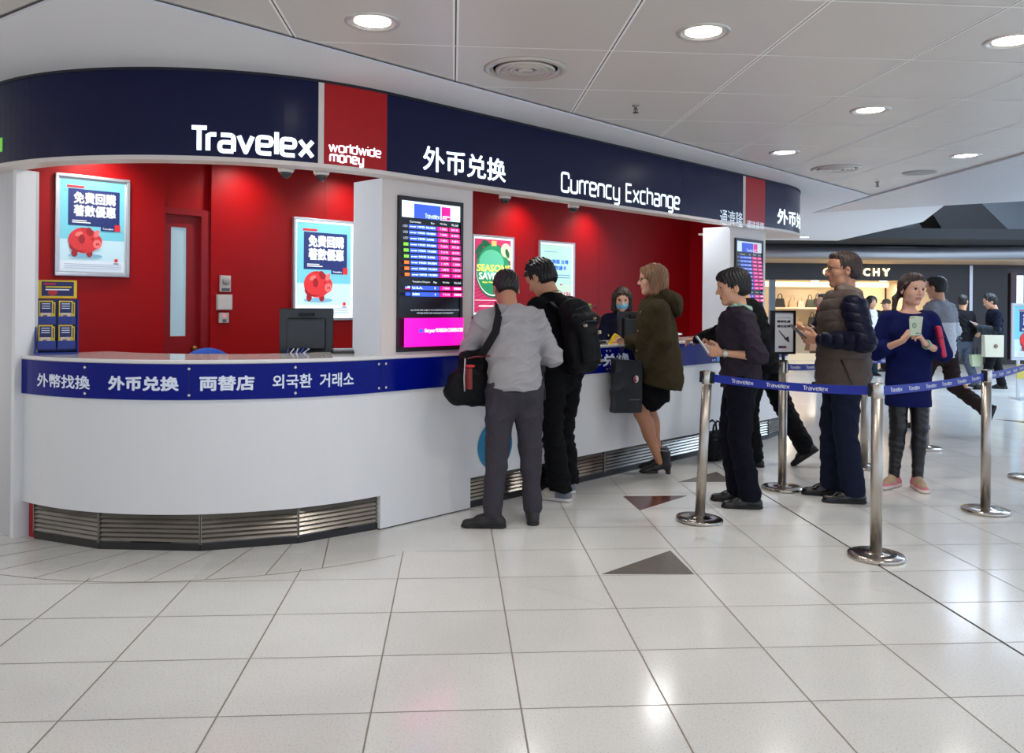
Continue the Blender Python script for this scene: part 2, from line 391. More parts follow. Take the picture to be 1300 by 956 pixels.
def strip(mb, a, b, wd, m, z=ZJ):
    a, b = Vector(a), Vector(b); t = (b-a); t.z = 0; t.normalize(); s = Vector((-t.y, t.x, 0))*wd/2
    mb.add([(p.x, p.y, z) for p in (a-s, b-s, b+s, a+s)], [(0, 1, 2, 3)], m)
fl = MB(); fl.add([(-9, -3, 0), (17, -3, 0), (17, 27, 0), (-9, 27, 0)], [(0, 1, 2, 3)], FLOORM)
RING = 2.08
def clip_ring(p, q):                  # parts of segment p-q outside the ring round the kiosk's rounded end and outside the kiosk
    out = []; N = 60; run = None
    for i in range(N+1):
        x = p.lerp(q, i/N); d = x-KC; s = d.dot(KU); n = d.dot(KN)
        bad = (d.length < RING and s < .35) or (s > 0 and n < KR)
        if not bad and run is None: run = x
        if (bad or i == N) and run is not None: out.append((run, x)); run = None
    return out
for i in range(-16, 30):
    x = FX0+TS*i; dark = i == round((on_z(1130, 729).dot(gu)-FX0)/TS)
    p, q = gu*x+gv*-2, gu*x+gv*24
    for a, b in [(p.lerp(q, j/8), p.lerp(q, (j+1)/8)) for j in range(8)]:
        for a2, b2 in clip_ring(a, b): strip(fl, a2, b2, .011 if dark else .006, JOINTD if dark else JOINT, ZJ*(1.5 if dark else 1))
for j in range(-5, 50):
    y = FY0+TR*j; p, q = gu*-9+gv*y, gu*16+gv*y
    for a, b in [(p.lerp(q, k/8), p.lerp(q, (k+1)/8)) for k in range(8)]:
        for a2, b2 in clip_ring(a, b): strip(fl, a2, b2, .005, JOINT if j % 3 else JOINT, ZJ*.8)
ang0, ang1 = math.radians(-170), math.radians(-44.6-6)
N = 46
for i in range(N):
    p, q = [KC+Vector((math.cos(a), math.sin(a), 0))*RING for a in (ang0+(ang1-ang0)*i/N, ang0+(ang1-ang0)*(i+1)/N)]
    strip(fl, p, q, .008, JOINT)
for k in range(15):
    a = ang0+(ang1-ang0)*(k+.4)/15; dr = Vector((math.cos(a-.12), math.sin(a-.12), 0)); dd = Vector((math.cos(a), math.sin(a), 0))
    strip(fl, KC+dd*1.55, KC+dr*RING, .007, JOINT)
for a, b in (((0, 1), (1, 0)), ((2, 2), (3, 3)), ((-3, 1), (-1, 2)), ((3, 1), (4, 0)), ((5, 3), (6, 2)), ((1, 5), (2, 4)), ((6, 0), (8, -1)), ((7, 4), (8, 3))):
    P = lambda t: gu*(FX0+TS*t[0])+gv*(FY0+TR*(round((b0.dot(gv)-FY0)/TR)+t[1])); strip(fl, P(a), P(b), .004, JOINTL, ZJ*.7)
struct(fl, 'floor')
GRAN = mat('grey_granite', (112, 106, 100), .2, var=.5, vscale=160); REDG = mat('red_granite', (88, 44, 36), .15, var=.3, vscale=140)
for pts, m, nm in (([(764, 729), (881, 729), (851, 699)], GRAN, 'floor_inlay'), ([(791, 630), (872, 629.5), (812, 648)], REDG, 'floor_inlay'), ([(861, 612), (930, 612), (910, 599)], GRAN, 'floor_inlay'),
                   ([(1262, 532), (1330, 541), (1330, 537)], REDG, 'floor_inlay')):
    mb = MB(); V = [on_z(x, y) for x, y in pts]; mb.prism([(v.x, v.y) for v in V], -.01, .0012, m)
    struct(mb, nm)
# ------------------------------------------------------------------ ceiling
CZ = 2.65
CEIL = mat('perforated_metal_ceiling', (215, 209, 202), .42, .15, var=.04, vscale=2)
CEILW = mat('white_plaster_ceiling', (226, 225, 226), .7, var=.02, vscale=1.5)
CJL = mat('ceiling_joint_light', (252, 250, 247), .9); CJD = mat('ceiling_joint_dark', (66, 60, 56), .7)
LINM = mat('linear_metal_ceiling', (205, 204, 208), .4, .2, var=.03)
cg = MB(); ZC = CZ+.016
cg.prism([(-9, -5), (4.6, -5), (4.3, 9.9), (-9, 9.9)], ZC, ZC+.06, CEIL)
CS = .775; c0 = on_z(579, 1, CZ).dot(gu)
for i in range(-10, 7):
    x = c0+CS*i
    if -8.5 < x < 5: 
        p, q = gu*x+gv*-4.8, gu*x+gv*9.7
        strip(cg, p, q, .005 if i < 2 else .0025, CJD, ZC-.001); strip(cg, p+gu*.009, q+gu*.009, .010, CJL, ZC-.0012); strip(cg, p-gu*.009, q-gu*.009, .010, CJL, ZC-.0012)
d0 = on_z(771, 68, CZ).dot(gv)
for j in range(-11, 8):
    y = d0+.76*j
    if y > -4.5: strip(cg, gu*-8.5+gv*y, gu*4.6+gv*y, .012, CJL, ZC-.0014)
struct(cg, 'ceiling')
bw = MB(); bw.prism([(-1.7, 3.3), (4.06, 9.42), (4.06, 11.25), (5.35, 10.25), (6.1, 12.3), (6.3, 16), (-9, 16), (-9, 8.4)], CZ, CZ+.3, CEILW)
struct(bw, 'ceiling_bulkhead')
e = MB()                                                         # dark shadow gap along the bulkhead's edge
A_, B_ = Vector((-1.7, 3.3, 0)), Vector((4.06, 9.42, 0)); nn = Vector((.728, -.685, 0))
strip(e, A_+nn*.008, B_+nn*.008, .012, CJD, ZC-.004); strip(e, A_-Vector((.59, .81, 0))*.008, Vector((-9, 8.4, 0))-Vector((.59, .81, 0))*.008, .012, CJD, ZC-.004)
struct(e, 'ceiling_shadow_gap')
lc = MB(); P3 = [(4.06, 11.2), (4.18, 6.77), (4.25, 3.8), (9.6, -.2), (9.9, 6.9)]
lc.prism(P3, CZ-.004, CZ+.25, LINM)
L0 = Vector((4.06, 11.2, 0)); fd = Vector((5.84, -4.3, 0)).normalized(); fn = Vector((-fd.y, fd.x, 0))*-1
for k in range(1, 66):
    o_ = L0+fn*(.11*k); a = None
    # where this strip line enters and leaves the polygon
    hits = []
    for i in range(5):
        p, q = Vector(P3[i]+(0,)), Vector(P3[(i+1) % 5]+(0,)); r = q-p; den = fd.cross(r).z
        if abs(den) < 1e-6: continue
        t = (p-o_).cross(r).z/den; u = (p-o_).cross(fd).z/den
        if 0 <= u <= 1: hits.append(t)
    if len(hits) >= 2: strip(lc, o_+fd*min(hits), o_+fd*max(hits), .007, mat('linear_ceiling_groove', (120, 118, 120), .6), CZ-.0046)
struct(lc, 'ceiling_linear')
# upper void beyond
VOID = mat('dark_void', (26, 27, 30), .8); VG = mat('void_grey_wall', (118, 124, 130), .7); VG2 = mat('void_dark_box', (30, 28, 31), .7)
v = MB(); v.box((3, 15.9, 4.6), (18, 27, 4.7), VOID); v.box((5.9, 12, 4.62), (18, 16, 4.7), VOID); v.box((3, 21.5, 2.6), (18, 21.6, 4.7), VOID); struct(v, 'ceiling_void')
v = MB(); a, b = at(1128, 262, 19), at(1310, 250, 19); v.box((a.x, 19, 3.02), (b.x+3, 19.2, 4.6), VG); struct(v, 'wall_upper')
v = MB(); q = [at(1178, 262, 17.5), at(1246, 258, 17.5), at(1290, 301, 17.5), at(1204, 303, 17.5)]
v.add([(p.x, 17.5, p.z) for p in q]+[(p.x+.2, 18.6, p.z) for p in q], [(0, 1, 2, 3), (7, 6, 5, 4), (0, 4, 5, 1), (1, 5, 6, 2), (2, 6, 7, 3), (3, 7, 4, 0)], VG2); struct(v, 'ceiling_duct')
v = MB(); v.box((3, 16.5, 2.74), (18, 18.2, 2.95), VOID); struct(v, 'ceiling_edge')
v = MB(); v.tube([(2.5, 18.3, 2.56), (9, 18.3, 2.56), (20, 17.6, 2.72)], .15, mat('satin_metal_beam', (176, 178, 184), .35, .7), 24); struct(v, 'ceiling_beam')
SKY = mat('skylight_glass', (215, 232, 255), .4, emit=2.6)
for k, (x0, x1) in enumerate(((.462, .476), (.492, .508), (.53, .60))):
    v = MB(); v.add([(x0*15.4, 15.4, 4.59 if k < 2 else 4.59), (x1*15.4, 15.4, 4.59), (x1*18.2, 18.2, 4.59), (x0*18.2, 18.2, 4.59)], [(3, 2, 1, 0)], SKY); v.box((x0*16, 15.3, 4.6), (x1*18, 15.4, 4.62), VOID); struct(v, 'window_%d' % (k+2))
# ------------------------------------------------------------------ ceiling fittings
LAMPM = mat('lamp_diffuser', (255, 252, 245), .5, emit=9, emis=(255, 248, 238)); RIM = mat('lamp_rim', (205, 200, 195), .3, .6)
def downlight(p, label, r=.095, z=CZ, watts=LAMP_W, color=(1, .95, .89)):
    t = empty('ceiling_downlight', (p.x, p.y, z), 0, label, 'ceiling light', 'recessed ceiling downlights')
    m = MB(); m.lathe([(r, .004), (r+.004, -.006), (r+.022, -.009), (r+.03, -.004), (r+.032, .01)], RIM, n=40); m.build('rim', t)
    m = MB(); m.lathe([(.0001, -.002), (r*.7, -.003), (r, .002), (r, .01)], LAMPM, n=40); m.build('diffuser', t)
    if watts:
        ld = bpy.data.lights.new('downlight_bulb', 'SPOT'); ld.energy = watts; ld.spot_size = math.radians(150); ld.spot_blend = .9; ld.shadow_soft_size = .09; ld.color = color
        lo = bpy.data.objects.new('bulb', ld); COL.objects.link(lo); lo.parent = t; lo.location = (0, 0, -.04)
    return t
zf = ZC
for (x, y), lab in (((473, 32), 'round recessed downlight above the red sign panel, nearest the white bulkhead corner'), ((893, 45), 'big round recessed downlight in the metal ceiling, between two large tile joints over the queue'),
                    ((1285, 56), 'round recessed downlight cut by the picture edge, near the perforated strip'), ((1105, 143), 'round recessed downlight just above the striped ceiling corner, middle of its row'),
                    ((996, 196), 'round recessed downlight over the far end of the counter, close to the small round vent'), ((1226, 200), 'small round recessed downlight beside the plank-striped ceiling')):
    downlight(on_z(x, y, CZ), lab, z=zf)
downlight(on_z(1021, 301, CZ), 'tiny far downlight in the plain white ceiling beyond the kiosk', r=.1, z=CZ, watts=6)
for i, p in enumerate(((-3.6, .9), (-1.2, -.6), (1.4, -.8), (3.6, -.6), (-5.2, 3.2), (.2, 1.0), (2.9, 1.4))):
    ld = downlight(Vector((p[0], p[1], 0)), 'round recessed downlight in the metal ceiling behind the viewer', z=zf)
CH = mat('vent_metal', (200, 193, 184), .35, .4)
def round_vent(p, r, lab):
    t = empty('ceiling_vent', (p.x, p.y, zf), 0, lab, 'air vent')
    m = MB(); m.lathe([(r, 0), (r, -.008), (r-.02, -.016), (r-.045, -.008), (r-.05, .002)], CH, n=48); m.build('outer_ring', t)
    m = MB(); m.lathe([(.0001, .0), (r-.05, .0)], mat('vent_shadow', (70, 66, 62), .8), n=48).build('recess', t)
    for k, q in enumerate((.78, .6, .42)):
        m = MB(); R = (r-.03)*q+.01; m.lathe([(R, -.002), (R, -.012), (R-.012, -.02), (R-.03, -.012), (R-.035, -.004)], CH, n=48); m.build('ring', t)
    m = MB(); m.lathe([(.0001, -.02), (r*.16, -.018), (r*.22, -.006)], CH, n=32); m.build('cap', t)
round_vent(on_z(667, 91, CZ), .225, 'large round louvred air vent in the metal ceiling over the counter')
round_vent(on_z(1062, 216, CZ), .225, 'round louvred air vent further off, beside the downlights over the far counter end')
t = empty('ceiling_speaker', on_z(1167, 219, zf), 0, 'flat pale round ceiling speaker near the striped ceiling', 'speaker')
m = MB(); m.lathe([(.15, .0), (.15, -.004), (.145, -.007), (.0001, -.007)], mat('speaker_grille', (165, 160, 156), .6), n=40); m.build('grille', t)
def sprinkler(p, lab):
    t = empty('fire_sprinkler', (p.x, p.y, zf), 0, lab, 'sprinkler')
    MB().lathe([(.024, 0), (.024, -.004), (.010, -.010), (.008, -.025)], DSTEEL, n=16).build('escutcheon', t)
    MB().lathe([(.004, -.025), (.004, -.044), (.02, -.046), (.02, -.049), (.0001, -.05)], mat('bronze', (90, 74, 60), .4, .8), n=16).build('deflector', t)
    m = MB(); m.tube([(-.010, 0, -.022), (-.012, 0, -.036), (-.005, 0, -.047)], .003, DSTEEL, 6); m.tube([(.010, 0, -.022), (.012, 0, -.036), (.005, 0, -.047)], .003, DSTEEL, 6); m.build('frame_arm', t)
sprinkler(on_z(807, 137, CZ), 'small bronze sprinkler under the ceiling above the long sign')
sprinkler(on_z(1114, 233, CZ), 'small far sprinkler under the ceiling by the striped corner')
# ------------------------------------------------------------------ the kiosk's outline
def kpt(s, off=0.0):
    """point and outward normal at path length s (0 where the straight front begins)"""
    if s < 0:
        a = math.atan2(KN.y, KN.x)+s/KR; n = Vector((math.cos(a), math.sin(a), 0)); return KC+n*(KR+off), n
    if s <= KL: return KC+KU*s+KN*(KR+off), KN.copy()
    a = math.atan2(KN.y, KN.x)+(s-KL)/KR; n = Vector((math.cos(a), math.sin(a), 0)); return KC+KU*KL+n*(KR+off), n
def S(px, py, off=0.0):
    """path length where the line of sight through px,py meets the outline"""
    a, b = unroll(px, py); prev = None; best = None; s = -3.2
    while s < 7.2:
        p, n = kpt(s, off); g = p.x*F-a*p.y
        if prev is not None and (g < 0) != (prev[1] < 0) and (n.x*p.x+n.y*p.y) < 0:
            t = prev[1]/(prev[1]-g); return prev[0]+(s-prev[0])*t
        prev = (s, g); s += .01
    return None
def ZS(px, py, off=0.0):
    s = S(px, py, off); p, n = kpt(s, off); a, b = unroll(px, py); return CAMZ-b/F*p.y
def srange(s0, s1):
    ks = [s0]; s = s0
    while True:
        st = .06 if (s < -1e-6 or s >= KL-1e-6) else .6
        nx = s+st
        for e in (0, KL):
            if s < e-1e-6 < nx: nx = min(nx, e)
        if nx >= s1-1e-6: break
        ks.append(nx); s = nx
    return ks+[s1]
def sweep(mb, s0, s1, prof, m, cap=True, ks=None):
    ks = ks or srange(s0, s1); n = len(prof); vs = []; fs = []
    for s in ks:
        for o, z in prof:
            p, _ = kpt(s, o); vs.append((p.x, p.y, z))
    for i in range(len(ks)-1):
        for j in range(n): fs.append((i*n+j, (i+1)*n+j, (i+1)*n+(j+1) % n, i*n+(j+1) % n))
    if cap: fs.append(tuple(range(n))); fs.append(tuple((len(ks)-1)*n+j for j in range(n))[::-1])
    return mb.add(vs, fs, m)
def rectp(o0, o1, z0, z1): return [(o0, z0), (o1, z0), (o1, z1), (o0, z1)]
def path_text(mb, body, s0, s1, z0, z1, off, m, bold=.03, depth=0, dz=0):
    V, Fc, _ = glyphs(body, bold); vs = []
    for u, v in V:
        p, n = kpt(s0+(s1-s0)*u, off); vs.append((p.x, p.y, z0+dz*u+(z1-z0)*v))
    mb.add(vs, Fc, m)
    if depth:
        b = []
        for u, v in V:
            p, n = kpt(s0+(s1-s0)*u, off-depth); b.append((p.x, p.y, z0+dz*u+(z1-z0)*v))
        mb.add(b, Fc, m)
def text_px(mb, body, x0, yt0, yb0, x1, yt1, yb1, off, m, bold=.03):
    """lettering between two columns of the photograph on the curved face at offset off"""
    s0, s1 = S(x0, yb0, off), S(x1, yb1, off); z0 = (ZS(x0, yb0, off)+ZS(x1, yb1, off))/2; z1 = (ZS(x0, yt0, off)+ZS(x1, yt1, off))/2
    path_text(mb, body, s0, s1, z0, z1, off, m, bold)
ZF0, ZF1 = 2.165, 2.635
FO = .12
SEND = 5.95; SPIL = KR*(math.radians(-125)-math.atan2(KN.y, KN.x))       # right end; where the left pier meets the counter
# ------------------------------------------------------------------ fascia sign
fs_ = empty('fascia_sign', (0, 0, 0), 0, 'long curved navy and red illuminated sign band running round the top of the kiosk', 'sign')
sR0, sR1 = S(411, 160, FO), S(491, 170, FO); sq0, sq1 = S(946, 260, FO), S(971, 265, FO); sm0 = S(404, 160, FO); sw0 = S(943, 260, FO)
for a, b in ((-4.4, sm0), (sR1, sw0), (sq1, SEND)):
    m = MB(); sweep(m, a, b, rectp(FO-.03, FO, ZF0+.012, ZF1), NAVY); m.build('navy_panel', fs_)
for a, b in ((sR0, sR1), (sq0, sq1)):
    m = MB(); sweep(m, a, b, rectp(FO-.03, FO+.002, ZF0+.012, ZF1), REDS); m.build('red_panel', fs_)
for a, b in ((sm0, sR0), (sw0, sq0)):
    m = MB(); sweep(m, a, b, rectp(FO-.03, FO+.004, ZF0+.012, ZF1), WHITE2); m.build('divider', fs_)
m = MB(); sweep(m, -4.4, SEND, rectp(.0, FO+.004, ZF0-.012, ZF0+.012), WHITE2); m.build('soffit_lip', fs_)
m = MB(); sweep(m, -4.4, SEND, rectp(-.03, FO+.006, ZF1, ZF1+.015), mat('sign_top_shadow', (12, 12, 26), .6)); m.build('top_shadow_strip', fs_)  # dark strip modelled in place of the thin shadow along the sign's top
m = MB(); sweep(m, -4.4, SEND, rectp(-.05, FO-.031, ZF0+.013, ZF1), mat('sign_backing', (210, 206, 202), .6)); m.build('backing', fs_)
SIGN_E = mat('lit_sign_letters', (228, 242, 250), .5, emit=.62)
m = MB(); text_px(m, 'Travelex', 243, 159, 193, 399, 169, 202.5, FO+.004, SIGN_E, -.2); m.build('lettering', fs_)
m = MB(); text_px(m, 'worldwide', 417, 181.5, 193, 484, 188, 200.5, FO+.006, SIGN_E, -.17); text_px(m, 'money', 418, 195, 208.5, 462, 199.5, 213.5, FO+.006, SIGN_E, -.2); m.build('lettering', fs_)
SIGN_S = mat('lit_small_sign_letters', (214, 228, 238), .5, emit=.3)
m = MB(); text_px(m, '外币兑换', 537, 185, 217, 642, 202, 231, FO+.004, SIGN_E, .018); m.build('lettering', fs_)
m = MB(); text_px(m, 'Currency Exchange', 712, 219, 250, 863, 243, 272, FO+.004, SIGN_E, -.135); m.build('lettering', fs_)
m = MB(); text_px(m, '通濟隆', 914, 266, 286, 943, 269, 288, FO+.004, SIGN_S, .0); m.build('lettering', fs_)
m = MB(); text_px(m, '環球貨幣', 948, 280, 291, 970, 282, 292, FO+.006, SIGN_S, .0); m.build('lettering', fs_)
s_ = S(986.5, 280, FO); m = MB(); path_text(m, '外币兑换', s_, s_+.95, 2.225, 2.385, FO+.004, SIGN_E, .028); m.build('lettering', fs_)
s_ = S(0, 194, FO); m = MB(); sweep(m, s_-.25, s_+.03, rectp(FO, FO+.004, 2.245, 2.325), mat('green_sign_patch', (96, 170, 60), .4, emit=.4)); m.build('green_patch', fs_)
# ------------------------------------------------------------------ counter
ct = empty('service_counter', (0, 0, 0), 0, 'long white curved service counter with cobalt lettered band and steel grilles', 'counter')
sF0, sF1 = S(487, 640, 0), S(597, 625, 0); sF0 = max(sF0, .0)
m = MB(); sweep(m, SPIL, SEND, rectp(-.04, 0, .21, 1.045), WHITE); m.build('counter_body', ct)
m = MB(); sweep(m, .02, sF1, rectp(-.06, .001, .008, .2102), WHITE); m.build('counter_base_panel', ct)
m = MB(); sweep(m, .018, sF1, rectp(-.06, -.004, 0, .008), mat('floor_seal', (60, 54, 50), .7)); m.build('base_seal', ct)
m = MB(); sweep(m, SPIL, SEND, [(-.52, 1.045), (.012, 1.045), (.016, 1.05), (.016, 1.062), (.012, 1.067), (-.52, 1.067)], mat('white_countertop', (225, 220, 216), .12, coat=.3)); m.build('countertop', ct)
m = MB(); sweep(m, SPIL, SEND, rectp(0, .012, .845, 1.043), BAND); m.build('front_band', ct)
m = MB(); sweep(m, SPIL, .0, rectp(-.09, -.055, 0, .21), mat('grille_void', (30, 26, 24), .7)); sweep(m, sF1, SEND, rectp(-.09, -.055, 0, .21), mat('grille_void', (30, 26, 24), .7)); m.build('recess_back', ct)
def grille(s0, s1, name='ventilation_grille'):
    g = MB(); a, na = kpt(s0, -.028); b, nb = kpt(s1, -.028); t = (b-a).normalized(); n = Vector((t.y, -t.x, 0))
    L = (b-a).length
    M = Matrix.Translation(a) @ Matrix(((t.x, -n.x, 0, 0), (t.y, -n.y, 0, 0), (0, 0, 1, 0), (0, 0, 0, 1)))
    g.box((0, .005, .02), (L, .012, .209), DSTEEL, M)
    for k in range(6):
        z = .05+k*.0255
        g.add([(0, -.012, z), (L, -.012, z), (L, .003, z+.021), (0, .003, z+.021), (0, .006, z-.003), (L, .006, z-.003)], [(0, 1, 2, 3), (1, 0, 4, 5)], DSTEEL, M)
    g.box((0, -.008, .0), (L, .006, .04), mat('black_plinth', (24, 20, 18), .35), M)
    g.box((0, -.014, .035), (.004, .006, .2), DSTEEL, M); g.box((L-.004, -.014, .035), (L, .006, .2), DSTEEL, M)
    return g.build(name, ct)
gs = [S(x, 680, -.03) for x in (45, 127, 255, 378, 484)]
for a, b in zip(gs[:-1], gs[1:]): grille(a, b)
gr = [sF1+.004, 1.45, 2.25, 3.05, 3.85, 4.65, 5.0, 5.5, 6.0]
for a, b in zip(gr[:-1], gr[1:]): grille(a, b)
m = MB(); sweep(m, SPIL+.02, gs[0]-.02, rectp(-.05, -.03, 0, .205), RED); m.build('red_end_panel', ct)
sc_m = mat('screw_head', (205, 205, 210), .25, .9)
for x, yt, yb in ((21, 464, 497), (108, 467, 502), (240, 469, 504), (375, 467, 501), (481, 463, 493), (490, 463, 493)):
    for y in (yt, yb):
        s_ = S(x, y, .012); p, n = kpt(s_, .012); z = 1.018 if y == yt else .872
        m = MB(); M = Matrix.Translation((p.x, p.y, z)) @ n.to_track_quat('Z', 'Y').to_matrix().to_4x4(); m.lathe([(.009, 0), (.009, .003), (.006, .006), (.0001, .0065)], sc_m, M, 12); m.build('screw', ct)
for s_ in (1.45, 2.25, 3.05, 3.85, 4.65):
    for ds in (-.02, .02):
        for z in (1.018, .872):
            p, n = kpt(s_+ds, .012); m = MB(); M = Matrix.Translation((p.x, p.y, z)) @ n.to_track_quat('Z', 'Y').to_matrix().to_4x4(); m.lathe([(.009, 0), (.009, .003), (.006, .006), (.0001, .0065)], sc_m, M, 12); m.build('screw', ct)
for s_ in [S(x, 480, .012) for x in (108, 240, 375, 485)]+[1.45, 2.25, 3.05, 3.85, 4.65]:
    m = MB(); sweep(m, s_-.0015, s_+.0015, rectp(.012, .0128, .845, 1.043), mat('band_joint', (5, 10, 60), .5)); m.build('joint', ct)
for body, q, bd in (('外幣找換', (47, 474.5, 491.5, 114, 476, 494), .025), ('外币兑换', (137, 477, 496, 227, 478, 496), .045), ('両替店', (253, 477.5, 496, 323, 476, 496), .035), ('외국환', (346, 475, 493, 396, 475, 493), .022), ('거래소', (406, 474, 492, 449, 472, 490), .022)):
    m = MB(); text_px(m, body, *q, .0135, LETW, bd); m.build('lettering', ct)
s_ = S(728, 465, .012)
m = MB(); path_text(m, '外币兑换', s_, S(799, 462, .012), .895, .995, .0135, LETW, .04); m.build('lettering', ct)
for a, b in ((3.9, 4.16),):
    m = MB(); sweep(m, a, b, rectp(.012, .0145, .86, 1.03), mat('cyan_print', (18, 120, 190), .25)); m.build('cyan_print', ct)
# white figure pictogram near the far end of the band
m = MB(); s_ = S(980, 450, .012)
for (a, b, z0, z1) in ((-.016, .016, .925, .965), (-.03, -.019, .93, .963), (.019, .03, .93, .963), (-.014, -.002, .88, .927), (.002, .014, .88, .927), (-.011, .011, .972, .994)):
    sweep(m, s_+a, s_+b, rectp(.012, .0145, z0, z1), LETW, ks=[s_+a, s_+b])
m.build('pictogram', ct)
# round blue sticker on the flat base
bd = []; cs, cz = S(628.5, 563, 0), .405
for i in range(40):
    t = 2*math.pi*i/40; p, n = kpt(cs+.168*math.cos(t), .003); bd.append((p.x, p.y, cz+.168*math.sin(t)))
m = MB(); m.add(bd, [tuple(range(40))], mat('teal_sticker', (18, 128, 172), .3)); m.build('round_sticker', ct)
# ------------------------------------------------------------------ piers
DAYTINT = mat('daylight_tinted_laminate', (206, 212, 222), .4)  # bluish daylight on the pier sides put into the base colour
def pier(s0, s1, name, deep=.3):
    m = MB(); a, _ = kpt(s0, 0); b, _ = kpt(s1, 0); c, _ = kpt(s1, -deep); d, _ = kpt(s0, -deep)
    m.prism([(a.x, a.y), (b.x, b.y), (c.x, c.y), (d.x, d.y)], 1.067, ZF0-.01, DAYTINT); t = (b-a).normalized(); n = Vector((t.y, -t.x, 0)); m.add([(p.x+n.x*.001, p.y+n.y*.001, z) for p, z in ((a, 1.067), (b, 1.067), (b, ZF0-.01), (a, ZF0-.01))], [(0, 1, 2, 3)], WHITE2); return struct(m, name)
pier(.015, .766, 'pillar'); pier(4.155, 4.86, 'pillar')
m = MB(); sweep(m, -4.4, SPIL, rectp(-.08, .04, 0, ZF0-.012), mat('pale_metal_cladding', (196, 194, 196), .4, .25, var=.06, stretch=(30, 30, .2), vscale=2)); struct(m, 'pillar')
m = MB(); sweep(m, SPIL-.035, SPIL+.004, rectp(-.06, .05, 0, ZF0-.012), WHITE); struct(m, 'trim_1')
# ------------------------------------------------------------------ kiosk inside: wall line X-Y = -9.05
WO = Vector((-3.4, 5.65, 0)); WU = Vector((1, 1, 0)).normalized(); WN = Vector((1, -1, 0)).normalized()   # wall normal faces the hall
def WT(px, py):                       # distance along the back wall under a pixel, and height
    a, b = unroll(px, py); r = a/F; Y = 9.05/(1-r); X = Y-9.05; return (Vector((X, Y, 0))-WO).dot(WU), CAMZ-b/F*Y
def WP(t, z, off=0): p = WO+WU*t+WN*off; return Vector((p.x, p.y, z))
WM = Matrix(((WU.x, -WN.x, 0, WO.x), (WU.y, -WN.y, 0, WO.y), (0, 0, 1, 0), (0, 0, 0, 1)))    # x along, y into the wall
IZ = 2.56
tD0, tD1 = WT(209, 300)[0], WT(268, 300)[0]; tE = WT(876, 300)[0]
def wseg(t0, t1, name, y0=0, y1=.12, z0=0, z1=IZ, m=RED):
    q = MB(); q.box((t0, y0, z0), (t1, y1, z1), m, WM); return struct(q, name)
wseg(-.25, tD0, 'wall_back'); wseg(tD1, tE, 'wall_back'); zT = WT(240, 265)[1]
wseg(tD0, tD1, 'wall_back', .06, .14, zT, IZ); wseg(tD0, tD1, 'wall_back', .16, .2)
REDD = mat('door_red', (140, 12, 20), .35)
dr = empty('door_1', (0, 0, 0)); dr['kind'] = 'structure'
q = MB(); q.box((tD0, .02, zT-.05), (tD1, .10, zT), REDD, WM); q.box((tD1-.07, .02, 0), (tD1, .10, zT-.05), REDD, WM); q.box((tD0, .02, 0), (tD0+.012, .1, zT-.05), REDD, WM); q.build('door_frame', dr)
w0, z1w = WT(222, 287); w1, z0w = WT(241, 427)
q = MB(); q.box((tD0+.012, .07, 0), (w0, .1, zT-.05), REDD, WM); q.box((w1, .07, 0), (tD1-.07, .1, zT-.05), REDD, WM); q.box((w0, .07, z1w), (w1, .1, zT-.05), REDD, WM); q.box((w0, .07, 0), (w1, .1, z0w), REDD, WM); q.build('door_leaf', dr)
q = MB(); q.box((w0, .085, z0w), (w1, .09, z1w), mat('frosted_glass', (150, 178, 190), .25, emit=.22), WM); q.build('door_pane', dr)
tk, zk = WT(250, 443); q = MB(); q.lathe([(.018, 0), (.02, .02), (.026, .03), (.022, .045), (.0001, .05)], mat('brass', (150, 110, 60), .3, .9), Matrix.Translation(WP(tk, zk, -.07)) @ WN.to_track_quat('Z', 'Y').to_matrix().to_4x4(), 16); q.build('door_knob', dr)
for x in (412, 760): 
    tt, _ = WT(x, 300); q = MB(); q.box((tt-.003, -.0015, 0), (tt+.003, .001, IZ), mat('wall_joint', (96, 8, 14), .6), WM); struct(q, 'trim_joint')
# side wall at the far end
q = MB(); q.box((tE-.0, -1.0, 0), (tE+.1, .12, IZ), mat('side_red_lit', (196, 14, 30), .4, spec=.3), WM); struct(q, 'wall_right')  # brighter than the back wall's red: its stronger lighting put into the colour
# inner ceiling and inner floor shade
q = MB(); A = kpt(-2.2, -.03)[0]
pts = [kpt(s, -.035)[0] for s in srange(SPIL-.3, 6.3)]+[WP(tE+.1, 0, -.1), WP(-.3, 0, -.1)]
q.prism([(p.x, p.y) for p in pts], IZ, IZ+.07, mat('kiosk_ceiling', (150, 140, 136), .8)); struct(q, 'ceiling_kiosk')
# wall washers in the kiosk ceiling
for i, (x, y) in enumerate(((302, 218), (432, 236), (655, 262), (742, 274), (120, 190))):
    tt, _ = WT(x, y); p = WP(tt, IZ-.012, .30); t = empty('spotlight', p, 0, ['small wall washer above the red wall right of the door', 'small wall washer above the pig poster by the white pier', 'small wall washer above the green seasonal poster', 'small wall washer between the two green posters and the teller', 'small wall washer above the poster by the leaflet rack'][i], 'spotlight')
    MB().lathe([(.035, .012), (.04, 0), (.05, -.003), (.052, .01)], RIM, n=24).build('rim', t)
    MB().lathe([(.0001, .0), (.035, .002), (.035, .012)], LAMPM, n=24).build('lens', t)
    ld = bpy.data.lights.new('washer', 'SPOT'); ld.energy = SPOT_W*(1.2 if i == 4 else 1); ld.spot_size = math.radians(125); ld.spot_blend = 1.0; ld.shadow_soft_size = .06; ld.color = (1, .9, .85)
    lo = bpy.data.objects.new('washer_bulb', ld); COL.objects.link(lo); lo.parent = t; lo.location = (0, 0, -.02)
    lo.rotation_euler = (WP(tt, 1.9, 0)-p).to_track_quat('-Z', 'Y').to_euler()
